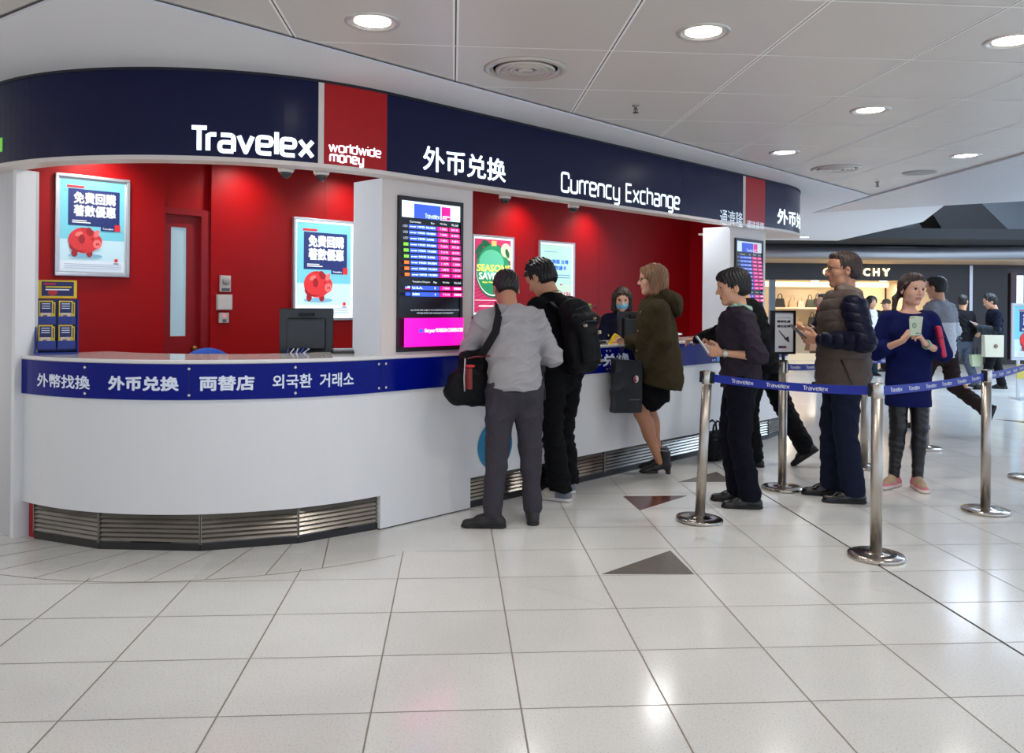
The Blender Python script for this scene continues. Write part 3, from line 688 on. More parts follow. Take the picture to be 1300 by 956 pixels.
for px_, pw in ((kpt(-1.2, -.45)[0], 14), (kpt(1.9, -.45)[0], 14), (kpt(3.8, -.45)[0], 15)):
    t = empty('ceiling_panel_light', (px_[0], px_[1], IZ-.005), math.radians(45), 'square light panel hidden in the kiosk ceiling', 'ceiling light', 'light panels inside the kiosk ceiling')
    m = MB(); m.box((-.15, -.15, -.012), (.15, .15, .0), LAMPM); m.build('diffuser', t)
    ld = bpy.data.lights.new('panel', 'AREA'); ld.size = .3; ld.energy = pw*.28; ld.color = (.93, .97, 1); lo = bpy.data.objects.new('panel_bulb', ld); COL.objects.link(lo); lo.parent = t; lo.location = (0, 0, -.02)
# dome cameras under the sign's lip
for (x, y), lab in (((363, 216), 'black dome camera under the sign lip beside the last letters'), ((408, 223), 'black dome camera under the sign lip by the white pier'),
                    ((641, 257), 'black dome camera under the sign lip above the seasonal poster'), ((728, 268), 'black dome camera under the sign lip over the data card poster')):
    s_ = S(x, y, -.035); p, n = kpt(s_, -.035)
    t = empty('security_camera', (p.x, p.y, ZF0-.012), 0, lab, 'security camera', 'dome cameras under the sign')
    MB().box((-.04, -.04, .0), (.04, .04, .01), WHITE).build('mount_plate', t)
    MB().lathe([(.044, .0), (.044, -.012), (.038, -.018)], WHITE2, n=24).build('housing', t)
    MB().ball((0, 0, -.018), (.034, .034, .036), mat('smoked_dome', (12, 12, 14), .12, coat=.5), 20).build('dome', t)
for s_ in (-.9,): pass
q = MB(); sweep(q, 4.87, SEND, rectp(-.8, -.0, ZF0-.011, ZF0+.01), WHITE2); struct(q, 'trim_2')
# ------------------------------------------------------------------ posters on the red wall
def pm(name, rgb, e): return mat(name, rgb, .35, emit=e)
def pig(B, u, v, r, e, w=1.0):
    """a red piggy bank drawn from ellipses; r in fractions of the board width"""
    R1, R2, R3 = pm('pig_red', (206, 48, 52), e), pm('pig_shade', (150, 26, 32), e), pm('pig_light', (236, 116, 112), e)
    k = B.w/B.h
    B.ell(u+.1*r, v-1.05*r*k, 1.1*r, .16*r, pm('poster_shadow', (120, 176, 200), e))
    for dx in (-.6, .35): B.ell(u+dx*r, v-.88*r*k, .2*r, .26*r, R2)
    B.ell(u, v, r, .88*r, R1); B.ell(u-.2*r, v-.3*r*k, .75*r, .5*r, R2, rot=.2); B.ell(u-.1*r, v-.1*r*k, .8*r, .62*r, R1)
    B.ell(u+.62*r, v-.05*r*k, .55*r, .55*r, R1); B.ell(u+.85*r, v-.22*r*k, .28*r, .3*r, R3); B.ell(u+.8*r, v-.22*r*k, .05*r, .08*r, R2); B.ell(u+.93*r, v-.22*r*k, .05*r, .08*r, R2)
    B.ell(u+.35*r, v+.62*r*k, .2*r, .3*r, R2, rot=.5); B.ell(u+.8*r, v+.5*r*k, .16*r, .26*r, R3, rot=-.4)
    B.ell(u-.35*r, v+.42*r*k, .26*r, .14*r, R3, rot=.5); B.ell(u-.15*r, v+.1*r*k, .2*r, .3*r, R2, rot=.1)
    B.ell(u+.55*r, v+.12*r*k, .06*r, .07*r, R2); B.ell(u-.05*r, v+.8*r*k, .18*r, .03*r, R2)
def pig_print(B, e):
    T, N, Wm = pm('poster_cyan', (112, 196, 214), e), pm('poster_navy', (28, 44, 104), e), pm('poster_white', (232, 238, 242), e)
    B.rect(0, 0, 1, 1, T); B.rect(0, 0, 1, .35, pm('poster_pale', (190, 224, 236), e)); B.rect(0, 0, 1, .12, pm('poster_white_foot', (214, 228, 238), e)); B.rect(.12, .50, .92, .90, N)
    B.rect(.1, .91, .36, .935, pm('poster_red', (206, 40, 48), e))
    B.text('免費回購', .2, .74, .86, .87, Wm, .05); B.text('著數優惠', .2, .60, .86, .73, Wm, .05)
    B.rect(.18, .55, .40, .56, Wm); B.rect(.18, .53, .46, .54, Wm)
    B.rect(.62, .455, .93, .53, N); B.rect(.84, .455, .93, .53, pm('poster_red', (206, 40, 48), e)); B.text('Travelex', .65, .47, .82, .49, Wm, -.16)
    pig(B, .36, .34, .24, e)
    B.ell(.86, .13, .03, .03, pm('poster_red', (206, 40, 48), e)); B.rect(.82, .09, .9, .1, N)
    for k in range(3): B.rect(.06, .075-k*.022, .94, .083-k*.022, pm('poster_smallprint', (170, 186, 200), e))
def frame_on(name, M, t0, t1, z0, z1, label, cat, e, draw, fw=.022, off=0, lit=True, group=None):
    t = empty(name, M @ Vector(((t0+t1)/2, 0, z0)), 0, label, cat, group); inv = Matrix.Translation(-(M @ Vector(((t0+t1)/2, 0, z0))))
    A = inv @ M; q = MB(); d = .03
    for lo, hi in (((t0, -d, z0), (t1, 0, z0+fw)), ((t0, -d, z1-fw), (t1, 0, z1)), ((t0, -d, z0+fw), (t0+fw, 0, z1-fw)), ((t1-fw, -d, z0+fw), (t1, 0, z1-fw))): q.box(lo, hi, ALU, A, bev=.004)
    for x, z in ((t0, z0), (t1, z0), (t0, z1), (t1, z1)): q.box((x-.004, -d-.003, z-.004), (x+.004, -.001, z+.004), mat('corner_cap', (120, 124, 130), .4), A, bev=.002) if 0 else None
    q.build('frame', t)
    q = MB(); q.box((t0+fw, -.012, z0+fw), (t1-fw, -.004, z1-fw), pm('lightbox_edge', (235, 246, 252), (.75 if lit else .0)) if lit else mat('frame_backing', (200, 208, 214), .5), A); q.build('back_panel', t)
    g = .018 if lit else .012
    x0, x1, y0, y1 = t0+fw+g, t1-fw-g, z0+fw+g, z1-fw-g
    o = A @ Vector((x0, -.0125, y0)); B = Board(o, A.to_3x3() @ Vector((1, 0, 0)), (0, 0, 1), x1-x0, y1-y0); draw(B, e); B.build('printed_poster', t)
    return t
def seasons(B, e):
    P, G, GD, GL = pm('s_pink', (196, 52, 100), e), pm('s_green', (34, 140, 92), e), pm('s_dark', (14, 96, 62), e), pm('s_light', (92, 190, 150), e); Y, W_ = pm('s_yellow', (240, 226, 120), e), pm('s_white', (240, 246, 238), e)
    B.rect(0, 0, 1, 1, P)
    for k in range(9): B.poly([(0, .03+k*.05), (1, .22+k*.05), (1, .235+k*.05), (0, .045+k*.05)], pm('s_pink2', (168, 34, 84), e))
    B.ell(.12, .86, .14, .06, GD, rot=.8); B.ell(.3, .93, .12, .07, GD, rot=-.4); B.ell(.1, .7, .05, .16, GD, rot=.2)
    B.ell(.5, .57, .485, .54, GD); B.ell(.5, .575, .46, .51, W_); B.ell(.5, .585, .455, .50, G); B.ell(.45, .68, .34, .26, GL)
    B.rect(.44, .91, .58, .98, pm('s_gold', (206, 190, 110), e))
    B.ell(.84, .86, .14, .14, pm('s_cream', (226, 222, 178), e), rot=.6); B.ell(.92, .78, .11, .06, pm('s_cream', (226, 222, 178), e), rot=-.9); B.ell(.88, .82, .05, .1, GD, rot=.4)
    B.ell(.86, .24, .1, .05, GD, rot=.9); B.ell(.78, .18, .07, .03, GD, rot=-.5)
    B.text('SEASONS', .05, .56, .97, .655, Y, .025); B.text('SAVINGS', .1, .45, .94, .545, W_, .025)
    B.text('Real. Wonders today', .2, .395, .84, .425, Y, .02); B.rect(.0, .165, .95, .172, W_); B.rect(.1, .08, .5, .1, W_)
def datacard(B, e):
    G, Bl, Pk = pm('d_green', (176, 222, 206), e), pm('d_blue', (30, 110, 200), e), pm('d_pink', (190, 70, 130), e)
    B.rect(0, 0, 1, 1, G); B.rect(0, 0, 1, .45, pm('d_green2', (190, 226, 200), e)); B.text('3G韓國 台灣', .2, .74, .88, .80, Bl, .03); B.text('數據卡', .42, .65, .82, .715, Bl, .03)
    for k in range(2): B.rect(.35, .58-.035*k, .93, .588-.035*k, Bl)
    B.rect(.6, .44, .68, .46, Pk); B.text('$196', .62, .28, .96, .35, Pk, .02); B.text('大', .4, .3, .5, .34, Pk, .02); B.rect(.1, .9, .5, .905, Bl)
tA = [WT(69, 230)[0], WT(163.5, 230)[0], WT(115, 351)[1], WT(115, 224)[1]]
frame_on('framed_poster', WM, tA[0], tA[1], tA[2], tA[3], 'silver framed poster with red piggy bank above the leaflet rack', 'poster', 0.12, pig_print, lit=False)
tA = [WT(371, 280)[0], WT(371, 280)[0]+.635, WT(371, 407)[1], WT(371, 275)[1]]
frame_on('poster_lightbox', WM, tA[0], tA[1], tA[2]-.0, tA[3], 'backlit piggy bank poster on the red wall behind the monitor', 'poster', .42, pig_print)
tA = [WT(598, 297)[0], WT(651, 300)[0], 1.25, WT(598, 297)[1]]
frame_on('poster_lightbox', WM, tA[0], tA[1], tA[2], tA[3], 'backlit pink and green bauble poster reading SEASONS SAVINGS', 'poster', .4, seasons)
tA = [WT(683, 305)[0], WT(728, 309)[0], 1.2, WT(683, 305)[1]]
frame_on('poster_lightbox', WM, tA[0], tA[1], tA[2], tA[3], 'backlit pale green data card poster behind the backpack man', 'poster', .36, datacard)
# ------------------------------------------------------------------ rate screens on the piers
def rate_screen(s0, s1, z0, z1, label, dim=1.0):
    a, n = kpt(s0, 0); b, _ = kpt(s1, 0); t = (b-a).normalized(); L = (b-a).length
    M = Matrix(((t.x, -n.x, 0, a.x), (t.y, -n.y, 0, a.y), (0, 0, 1, 0), (0, 0, 0, 1)))
    r = empty('rate_display', (a+b)/2+Vector((0, 0, z0)), 0, label, 'screen', 'exchange rate screens on the piers'); A = Matrix.Translation(-((a+b)/2+Vector((0, 0, z0)))) @ M
    q = MB(); fw = .022
    for lo, hi in (((0, -.02, z0), (L, 0, z0+fw+.01)), ((0, -.02, z1-fw), (L, 0, z1)), ((0, -.02, z0+fw), (fw, 0, z1-fw)), ((L-fw, -.02, z0+fw), (L, 0, z1-fw))): q.box(lo, hi, BLACK, A)
    q.build('bezel', r)
    o = A @ Vector((fw, -.010, z0+fw+.01)); B = Board(o, A.to_3x3() @ Vector((1, 0, 0)), (0, 0, 1), L-2*fw, z1-z0-2*fw-.01, .0004)
    e = dim; K = pm('scr_black', (8, 9, 18), .3*e); BL = pm('scr_blue', (50, 84, 214), e); MG = pm('scr_magenta', (235, 8, 134), e); W_ = pm('scr_white', (225, 240, 248), e); LG = pm('scr_grey', (200, 214, 226), .8*e); G_ = pm('scr_green', (120, 190, 60), e); OR_ = pm('scr_orange', (230, 110, 30), e)
    B.rect(0, 0, 1, 1, K); B.rect(0, .882, 1, .995, pm('scr_head', (214, 234, 244), .95*e)); B.rect(.21, .882, .655, .98, BL); B.rect(.67, .887, .825, .978, MG)
    B.text('Travelex', .39, .888, .64, .92, W_, -.13); B.text('worldwide', .685, .905, .81, .918, W_, .01); B.text('money', .685, .89, .76, .902, W_, .01)
    B.text('Currencies', .14, .848, .32, .862, W_, .0); B.text('Per', .49, .848, .55, .862, W_, .0); B.text('We Buy', .64, .848, .76, .864, W_, .0); B.text('We Sell', .84, .848, .96, .864, W_, .0)
    def row(v, txt, code, mb, ms, cc):
        B.rect(.12, v, .585, v+.029, BL); B.rect(.595, v, .785, v+.029, MG); B.rect(.8, v, .985, v+.029, MG)
        if cc is None: B.text(code, .025, v+.008, .1, v+.024, LG, .0)
        else: B.rect(.02, v+.004, .1, v+.026, cc)
        if code == 'F': B.rect(.02, v+.004, .1, v+.011, MG); B.rect(.02, v+.015, .055, v+.026, BL)
        B.text(txt, .135, v+.008, .135+.028*len(txt), v+.022, W_, .01); B.text('1', .5, v+.008, .515, v+.022, W_, .0)
        B.text(mb, .635, v+.008, .755, v+.022, W_, .0); B.text(ms, .835, v+.008, .955, v+.022, W_, .0)
    rows = [('over HKD 50,000', 'USD', '7.5800', '8.0140', None), ('over HKD 10,000', 'USD', '7.5800', '8.0500', None), ('over HKD 2,000', 'USD', '7.4810', '8.0870', None), ('over HKD 50,000', 'A', '7.5570', '8.5150', G_), ('over HKD 10,000', 'A', '7.5170', '8.5520', G_), ('over HKD 2,000', 'A', '7.3790', '8.6010', G_),
            ('over HKD 50,000', 'C', '1.1070', '1.3000', OR_), ('over HKD 10,000', 'C', '1.0870', '1.3310', OR_), ('over HKD 10,000', 'C', '1.0500', '1.5100', OR_)]
    for k, x in enumerate(rows): row(.806-k*.0412, *x)
    B.text('Travellers Cheques', .14, .435, .43, .449, W_, .0); B.text('Per', .49, .435, .55, .449, W_, .0); B.text('We Buy', .64, .435, .76, .450, W_, .0); B.text('We Sell', .84, .435, .96, .450, W_, .0)
    row(.387, 'U.S.A.', 'F', '7.5800', '----', LG); row(.343, 'EURO', 'E', '7.7150', '----', BL)
    B.text('ALL RATES ARE SUBJECT TO ALTERATION WITHOUT NOTICE', .1, .242, .92, .254, LG, .0); B.text('OTHER RATES ARE AVAILABLE ON REQUEST', .2, .222, .82, .234, LG, .0)
    B.rect(0, .0, 1, .195, pm('scr_hot_pink', (252, 10, 170), 1.05*e)); B.rect(.24, .095, .3, .12, BL); B.text('Get your FOREIGN CURRENCIES', .33, .088, .99, .122, W_, .02)
    B.build('screen', r); return r
rate_screen(.13, .667, 1.085, 2.06, 'tall portrait exchange rate screen on the pier beside the grey jumper man', .62)
rate_screen(4.235, 4.785, 1.085, 2.05, 'portrait exchange rate screen on the far pier, dimmer, behind the queue', .22)
# ------------------------------------------------------------------ queue barriers
BELT = mat('blue_belt_webbing', (8, 36, 150), .55, bump=.2, bscale=300); BELTW = mat('belt_print', (225, 228, 235), .6)
def stanchion(p, label, lean=(0, 0), belt_dirs=()):
    t = empty('queue_barrier_post', (p.x, p.y, 0), 0, label, 'barrier post', 'steel queue barrier posts'); t.rotation_euler = (lean[1], lean[0], 0)
    st = mat('turned_steel', (178, 170, 160), .2, 1, var=.08, vscale=30)
    MB().lathe([(.148, 0), (.15, .004), (.15, .018), (.146, .022), (.09, .026), (.04, .029), (.036, .034), (.0001, .034)], st, n=48).build('base', t)
    MB().lathe([(.0315, .03), (.0315, .885)], STEEL, n=28).build('post', t)
    MB().lathe([(.0315, .885), (.0325, .888), (.0325, .965), (.030, .970), (.0001, .971)], mat('post_head_steel', (190, 184, 174), .22, 1), n=28).build('head', t)
    for d in belt_dirs:
        a = math.atan2(d[1], d[0]); M = Matrix.Rotation(a, 4, 'Z'); MB().box((.028, -.017, .892), (.047, .017, .966), BLACKM, M, bev=.003).build('belt_clip', t)
    return t
def G(x, y): return on_z(x, y)
posts = {1: G(888, 661), 2: G(993, 621), 3: G(1112, 708), 4: G(1251, 650), 5: G(1097, 594), 6: G(1175, 570), 7: G(1306, 608)}
links = [(1, 3), (3, 4), (4, 7), (2, 5), (5, 6)]
labs = {1: 'steel queue post leaning slightly beside the man in the dark jumper', 2: 'steel queue post carrying the framed queue sign', 3: 'frontmost steel queue post between the quilted jacket man and the navy tunic woman',
        4: 'steel queue post in the open floor beyond the navy tunic woman', 5: 'steel queue post half hidden just behind the frontmost post', 6: 'far steel queue post behind the legs of the navy tunic woman', 7: 'steel queue post whose base is cut by the picture edge'}
for k, p in posts.items():
    ds = []
    for a, b in links:
        if k in (a, b): d = posts[b if k == a else a]-p; ds.append((d.x, d.y))
    stanchion(p, labs[k], (.045, 0) if k == 1 else (0, 0), ds+([(-.7, .7)] if k in (1, 2) else []))
def belt(a, b, label, sp, sag=.02, shift=0.0, la=(0, 0)):
    A, B = posts[a].copy(), posts[b].copy(); 
    if a == 1: A.x += .042
    d = (B-A); L = d.length; u = d.normalized(); n = Vector((u.y, -u.x, 0)); A2, L2 = A+u*.047, L-.094; N = 24
    t = empty('barrier_belt', (A2.x, A2.y, .9), 0, label, 'barrier belt', 'printed queue barrier belts')
    def P(x, z, off): c = 4*sag*(x/L2)*(1-x/L2); q = u*x+n*off; return (q.x, q.y, z-c)
    m = MB(); vs = []; fs = []
    for i in range(N+1):
        x = L2*i/N
        for o, z in ((-.001, 0), (.001, 0), (.001, .05), (-.001, .05)): vs.append(P(x, z, o))
    for i in range(N):
        for j in range(4): fs.append((i*4+j, i*4+4+j, i*4+4+(j+1) % 4, i*4+(j+1) % 4))
    fs += [(0, 1, 2, 3), (N*4+3, N*4+2, N*4+1, N*4)]; m.add(vs, fs, BELT); m.build('webbing', t)
    V, Fc, _ = glyphs('Travelex', -.17); x = .05+shift; m = MB(); tw = .15
    while x+tw < L2:
        m.add([P(x+tw*q[0], .012+.026*q[1], .0016) for q in V], Fc, BELTW); x += sp
    if len(m.v): m.build('lettering', t)
belt(1, 3, 'blue printed queue belt across the dark jumper man and the quilted jacket man', .235, .015, .08)
belt(3, 4, 'blue printed queue belt running across the navy tunic woman', .235, .012, .06)
belt(4, 7, 'blue printed queue belt leading out of the picture past the open floor', .235, .01, .03)
belt(2, 5, 'blue printed queue belt starting at the post with the framed sign', .235, .02)
belt(5, 6, 'short stretch of blue queue belt seen behind the navy tunic woman', .235, .02)
# framed sign on post 2
p = posts[2]; t = empty('queue_sign', (p.x, p.y, .971), math.radians(8), 'black framed white queue sign with a slanting arrow on the steel post', 'sign')
q = MB(); q.tube([(0, 0, 0), (0, 0, .06)], .012, BLACK, 12); q.lathe([(.034, 0), (.034, .008), (.012, .012)], BLACK, n=20); q.build('bracket', t)
W2, z0, z1 = .092, .055, .385; fr = mat('sign_frame_black', (16, 16, 18), .3); q = MB()
for lo, hi in (((-W2, -.014, z0), (W2, .014, z0+.016)), ((-W2, -.014, z1-.016), (W2, .014, z1)), ((-W2, -.014, z0), (-W2+.018, .014, z1)), ((W2-.018, -.014, z0), (W2, .014, z1))): q.box(lo, hi, fr)
q.box((-W2-.012, -.008, z0), (-W2, .014, z1), fr); q.build('frame', t)
q = MB(); q.box((-W2+.016, -.006, z0+.014), (W2-.016, .006, z1-.014), mat('sign_paper', (205, 208, 214), .4)); q.build('sheet', t)
B = Board((-W2+.018, -.0065, z0+.016), (1, 0, 0), (0, 0, 1), 2*W2-.036, z1-z0-.032); K_ = mat('sign_ink', (40, 42, 48), .6)
B.text('Queue Here Please', .12, .86, .85, .885, K_, .0); B.text('輪候此處', .12, .745, .85, .81, K_, .04); B.text('请在此排', .12, .625, .85, .69, K_, .04)
B.poly([(.2, .545), (.24, .555), (.66, .33), (.60, .31)], K_); B.poly([(.5, .34), (.8, .235), (.74, .40)], K_)
B.rect(.2, .1, .42, .155, mat('sign_blue_mark', (30, 34, 100), .5)); B.rect(.42, .1, .62, .155, mat('sign_red_mark', (140, 34, 44), .5)); B.build('printed_text', t)
# ------------------------------------------------------------------ things on and behind the counter
CT = 1.0675
def flat_pt(px, Y, z): a, b = unroll(px, 455); return Vector((a/F*Y, Y, z))
# leaflet rack
rk = empty('leaflet_rack', flat_pt(72, 4.98, CT), math.radians(28), 'blue tiered leaflet rack with yellow headed booklets on the counter', 'leaflet rack')
BL_ = mat('rack_blue', (14, 40, 130), .35); YL = mat('leaflet_yellow', (206, 178, 40), .5); NV = mat('leaflet_navy', (26, 34, 92), .5); WP_ = mat('leaflet_photo', (206, 190, 176), .5)
q = MB(); q.box((-.115, -.08, 0), (.115, .1, .012), BL_)
for x in (-.115, .108): q.add([(x, -.08, .01), (x, .1, .01), (x, .1, .33), (x, .055, .33), (x+.007, -.08, .01), (x+.007, .1, .01), (x+.007, .1, .33), (x+.007, .055, .33)], [(0, 1, 2, 3), (7, 6, 5, 4), (0, 3, 7, 4), (3, 2, 6, 7), (2, 1, 5, 6)], BL_)
q.box((-.11, .09, .01), (.11, .1, .33), BL_); q.build('stand', rk)
def leaf_text(B, n=3):
    B.rect(0, 0, 1, 1, YL); B.rect(.08, .45, .92, .94, NV)
    for k in range(n): B.rect(.2, .84-.1*k, .8, .87-.1*k, LETW)
    B.rect(.15, .03, .85, .45, WP_); B.rect(.3, .08, .6, .35, mat('leaflet_figure', (110, 90, 96), .6))
hb = Board((-.105, .05, .335), (1, 0, 0), (0, .12, 1), .21, .11); hb.rect(0, 0, 1, 1, YL); hb.rect(.1, .12, .92, .92, NV); hb.rect(.15, .74, .45, .84, mat('leaflet_red', (180, 40, 50), .5)); hb.rect(.2, .58, .86, .66, YL); hb.ell(.38, .32, .12, .09, mat('leaflet_red', (180, 40, 50), .5)); hb.rect(.2, .44, .8, .5, LETW); hb.build('header_card', rk)
for (x, y, z) in ((-.10, .012, .175), (.005, .012, .175), (-.10, -.045, .03), (.005, -.045, .03)):
    q = MB(); q.box((x, y, z), (x+.095, y+.035, z+.05), BL_); q.build('pocket', rk)
    for k in range(2):
        M = Matrix.Translation((x+.004+k*.012, y+.012+.008*k, z+.01)) @ Matrix.Rotation(-.12, 4, 'X')
        q = MB(); q.box((0, -.006, 0), (.074, .004, .135-.01*k), YL, M); lf = q.build('booklet', rk)
        B = Board(M @ Vector((0, -.0066, 0)), (1, 0, 0), M.to_3x3() @ Vector((0, 0, 1)), .074, .135-.01*k); leaf_text(B); B.build('booklet_cover', lf)
# monitor seen from behind
def monitor(p, rz, wd, ht, label, front=False):
    t = empty('computer_monitor', p, rz, label, 'monitor'); P_ = mat('monitor_plastic', (26, 27, 29), .28)
    q = MB(); q.box((-wd/2, -.018, .05), (wd/2, .018, .05+ht), P_, bev=.008); q.build('housing', t)
    q = MB(); q.box((-wd*.36, -.055, .09), (wd*.36, -.017, .05+ht*.8), P_, bev=.015); q.box((-wd*.14, -.06, .05+ht*.84), (wd*.14, -.015, .05+ht*.9), BLACKM); q.build('back_bulge', t)
    q = MB(); q.box((-.03, -.03, -.12), (.03, .0, .09), P_); q.box((-.11, -.09, -.13), (.11, .09, -.115), P_); q.build('stand', t)
    q = MB(); q.box((-wd/2+.015, .0178, .065), (wd/2-.015, .0195, .035+ht), mat('screen_glow', (140, 160, 190), .3, emit=.35)); q.build('screen', t)
    return t
# desk behind the counter at 0.93
q = MB(); sweep(q, SPIL+.02, 6.0, rectp(-.95, -.5, .90, .93), mat('desk_top', (206, 202, 198), .4)); sweep(q, SPIL+.02, 6.0, rectp(-.95, -.93, 0, .90), WHITE); o_ = q.build('back_desk'); tag(o_, 'white inner staff desk running behind the counter', 'desk')
mp = flat_pt(389, 5.45, .985); monitor(mp, math.radians(8), .345, .315, 'black computer monitor seen from behind, below the backlit pig poster')
mp = flat_pt(803, 7.75, .965); monitor(mp, math.radians(14), .30, .31, 'black computer monitor in front of the masked teller')
q = MB(); t = empty('card_reader', flat_pt(436, 5.32, .93), .3, 'low black desk device with a pale lid beside the rear-facing monitor', 'desk device')
q.box((-.075, -.09, 0), (.075, .09, .15), BLACK, bev=.01); q.build('housing', t); MB().box((-.07, -.085, .15), (.07, .085, .162), mat('device_lid', (120, 124, 130), .3), bev=.004).build('lid', t)
t = empty('cable_bundle', flat_pt(380, 5.3, .93), 0, 'tangle of pale cables under the rear-facing monitor', 'cables')
q = MB()
for k in range(7): x = -.06+.02*k; q.tube([(x, 0, .02), (x+.01, -.03, .09), (x-.012, -.04, .13), (x+.015*(k % 3), -.03, .165)], .0045, mat('cable_pale', (200, 200, 204), .5) if k % 2 else mat('cable_blue', (40, 70, 160), .5), 6)
q.build('cable', t)
# blue chair behind the desk
t = empty('office_chair', Vector((-2.20, 5.98, -.055)), math.radians(35), 'blue office chair whose curved top just shows over the counter', 'chair')
CB = mat('chair_blue', (24, 84, 190), .7, bump=.2)
vv = Vol((-.3, -.12, .5), (.3, .12, 1.2), .012).box((0, 0, .86), (.17, .035, .2), rnd=.035); vv.ell((0, 0, 1.02), (.15, .05, .09)); soft('backrest', vv, CB, t)
q = MB(); q.box((-.22, -.42, .46), (.22, -.02, .54), CB, bev=.03); q.build('seat', t); q = MB(); q.tube([(0, 0, .7), (0, .03, .5), (0, -.2, .45)], .02, BLACK); q.tube([(0, -.2, .08), (0, -.2, .46)], .025, BLACK); q.build('stem', t)
for k in range(5): a = k*1.257; q = MB(); q.tube([(0, -.2, .1), (.26*math.cos(a), -.2+.26*math.sin(a), .06)], .018, BLACK); q.ball((.26*math.cos(a), -.2+.26*math.sin(a), .03), .03, BLACK, 10); q.build('leg', t)
# wall controls
GP = mat('switch_plate', (190, 190, 188), .4)
def wallbox(x0, y0, x1, y1, name, label, cat, extra):
    t0, zb = WT(x0, y1); t1, zt = WT(x1, y0); c = WP((t0+t1)/2, zb, 0); t = empty(name, c, 0, label, cat); M = Matrix.Translation(-c) @ WM
    q = MB(); q.box((t0, -.025, zb), (t1, 0, zt), GP, M, bev=.004); q.build('housing', t); extra(t, M, t0, t1, zb, zt)
def e1(t, M, a, b, c, d):
    q = MB(); q.lathe([(.03, 0), (.03, .012), (.026, .018), (.0001, .018)], mat('dial', (160, 160, 160), .35), M @ Matrix.Translation(((a+b)/2, -.025, c+(d-c)*.66)) @ Matrix.Rotation(math.pi/2, 4, 'X'), 20); q.build('dial', t)
    q = MB(); q.box((a+.01, -.027, c+.006), (b-.01, -.0245, c+.03), mat('switch_detail', (90, 90, 92), .5), M); q.build('slot', t)
def e2(t, M, a, b, c, d): q = MB(); q.box((a+.008, -.028, c+.008), (b-.008, -.0245, d-.008), mat('blank_cover', (206, 204, 200), .4), M); q.build('cover', t)
def e3(t, M, a, b, c, d):
    q = MB(); q.ball(((a+b)/2, -.026, c+(d-c)*.72), .007, mat('red_indicator', (255, 50, 50), .4, emit=2), 10, M); q.build('indicator', t)
    q = MB(); q.box(((a+b)/2-.014, -.031, c+.008), ((a+b)/2+.014, -.0245, c+.03), mat('switch_detail', (90, 90, 92), .5), M); q.build('rocker', t)
wallbox(278, 350, 291.5, 370.5, 'thermostat', 'grey wall thermostat with round dial, topmost of three control boxes', 'thermostat', e1)
wallbox(274, 374, 293.5, 393.5, 'blank_switch_plate', 'blank white square plate, middle of three boxes on the red wall', 'wall plate', e2)
wallbox(277, 397, 289, 410, 'wall_switch', 'small grey switch with a red light, lowest of three wall boxes', 'switch', e3)
# leaflet holder next to the grey man, green card stand, clutter
t = empty('leaflet_holder', kpt(S(605, 430, 0), -.18)[0]+Vector((0, 0, CT)), math.radians(44), 'dark green leaflet in a clear holder beside the pier', 'leaflet holder')
q = MB(); q.box((-.1, -.02, 0), (.1, .05, .006), mat('acrylic', (200, 210, 214), .1, spec=.6)); q.build('base', t)
B = Board((-.1, 0, .0), (1, 0, 0), (0, .12, 1), .2, .30); B.rect(0, 0, 1, 1, mat('leaf_dark', (18, 40, 24), .4)); B.rect(0, .0, 1, .36, mat('leaf_cream', (206, 204, 190), .4)); B.ell(.35, .72, .3, .24, mat('leaf_green', (16, 100, 50), .4)); B.ell(.7, .8, .2, .16, mat('leaf_gold', (190, 150, 60), .4)); B.text('SEASONS', .03, .38, .97, .47, mat('leaf_yellow', (220, 210, 90), .4), .04); B.build('leaflet', t)
t = empty('card_stand', kpt(S(756, 435, 0), -.12)[0]+Vector((0, 0, CT)), math.radians(25), 'upright pale green card stand on the counter between the backpack and the teller', 'card stand')
q = MB(); q.box((-.085, -.02, 0), (.085, .06, .008), mat('acrylic', (200, 210, 214), .1, spec=.6)); q.build('base', t)
B = Board((-.085, 0, .0), (1, 0, 0), (0, .1, 1), .17, .33); B.rect(0, 0, 1, 1, mat('card_green', (170, 196, 96), .4)); B.rect(0, 0, 1, .4, mat('card_pale', (206, 216, 160), .4)); B.text('數據儲值卡', .15, .68, .92, .78, mat('card_blue', (20, 110, 150), .4), .03); B.rect(.3, .58, .9, .60, mat('card_blue', (20, 110, 150), .4)); B.build('card', t)
b0_ = kpt(S(775, 437, 0), -.16)[0]
t = empty('pin_pad', b0_+Vector((0, 0, CT)), .6, 'small dark keypad lying on the counter before the teller', 'keypad')
q = MB(); q.box((-.08, -.05, 0), (.08, .05, .022), BLACK, bev=.005); q.build('housing', t); q = MB(); q.box((-.05, -.03, .022), (.05, .03, .026), mat('keys_grey', (110, 116, 126), .4)); q.build('keys', t)
c_ = kpt(S(869, 432, 0), -.14)[0]
t = empty('crumpled_receipts', c_+Vector((0, 0, CT)), 0, 'loose crumpled white papers on the counter past the parka woman', 'papers')
for k in range(4):
    q = MB(); rr = random.Random(k); g = 5; vs = [((i/4-.5)*.13+.03*k-.05, (j/4-.5)*.09+.02*k, .01+.012*k+rr.random()*.02) for i in range(g) for j in range(g)]
    q.add(vs, [(i*g+j, i*g+g+j, i*g+g+j+1, i*g+j+1) for i in range(g-1) for j in range(g-1)], mat('paper_white', (206, 212, 220), .7)); q.build('sheet', t)
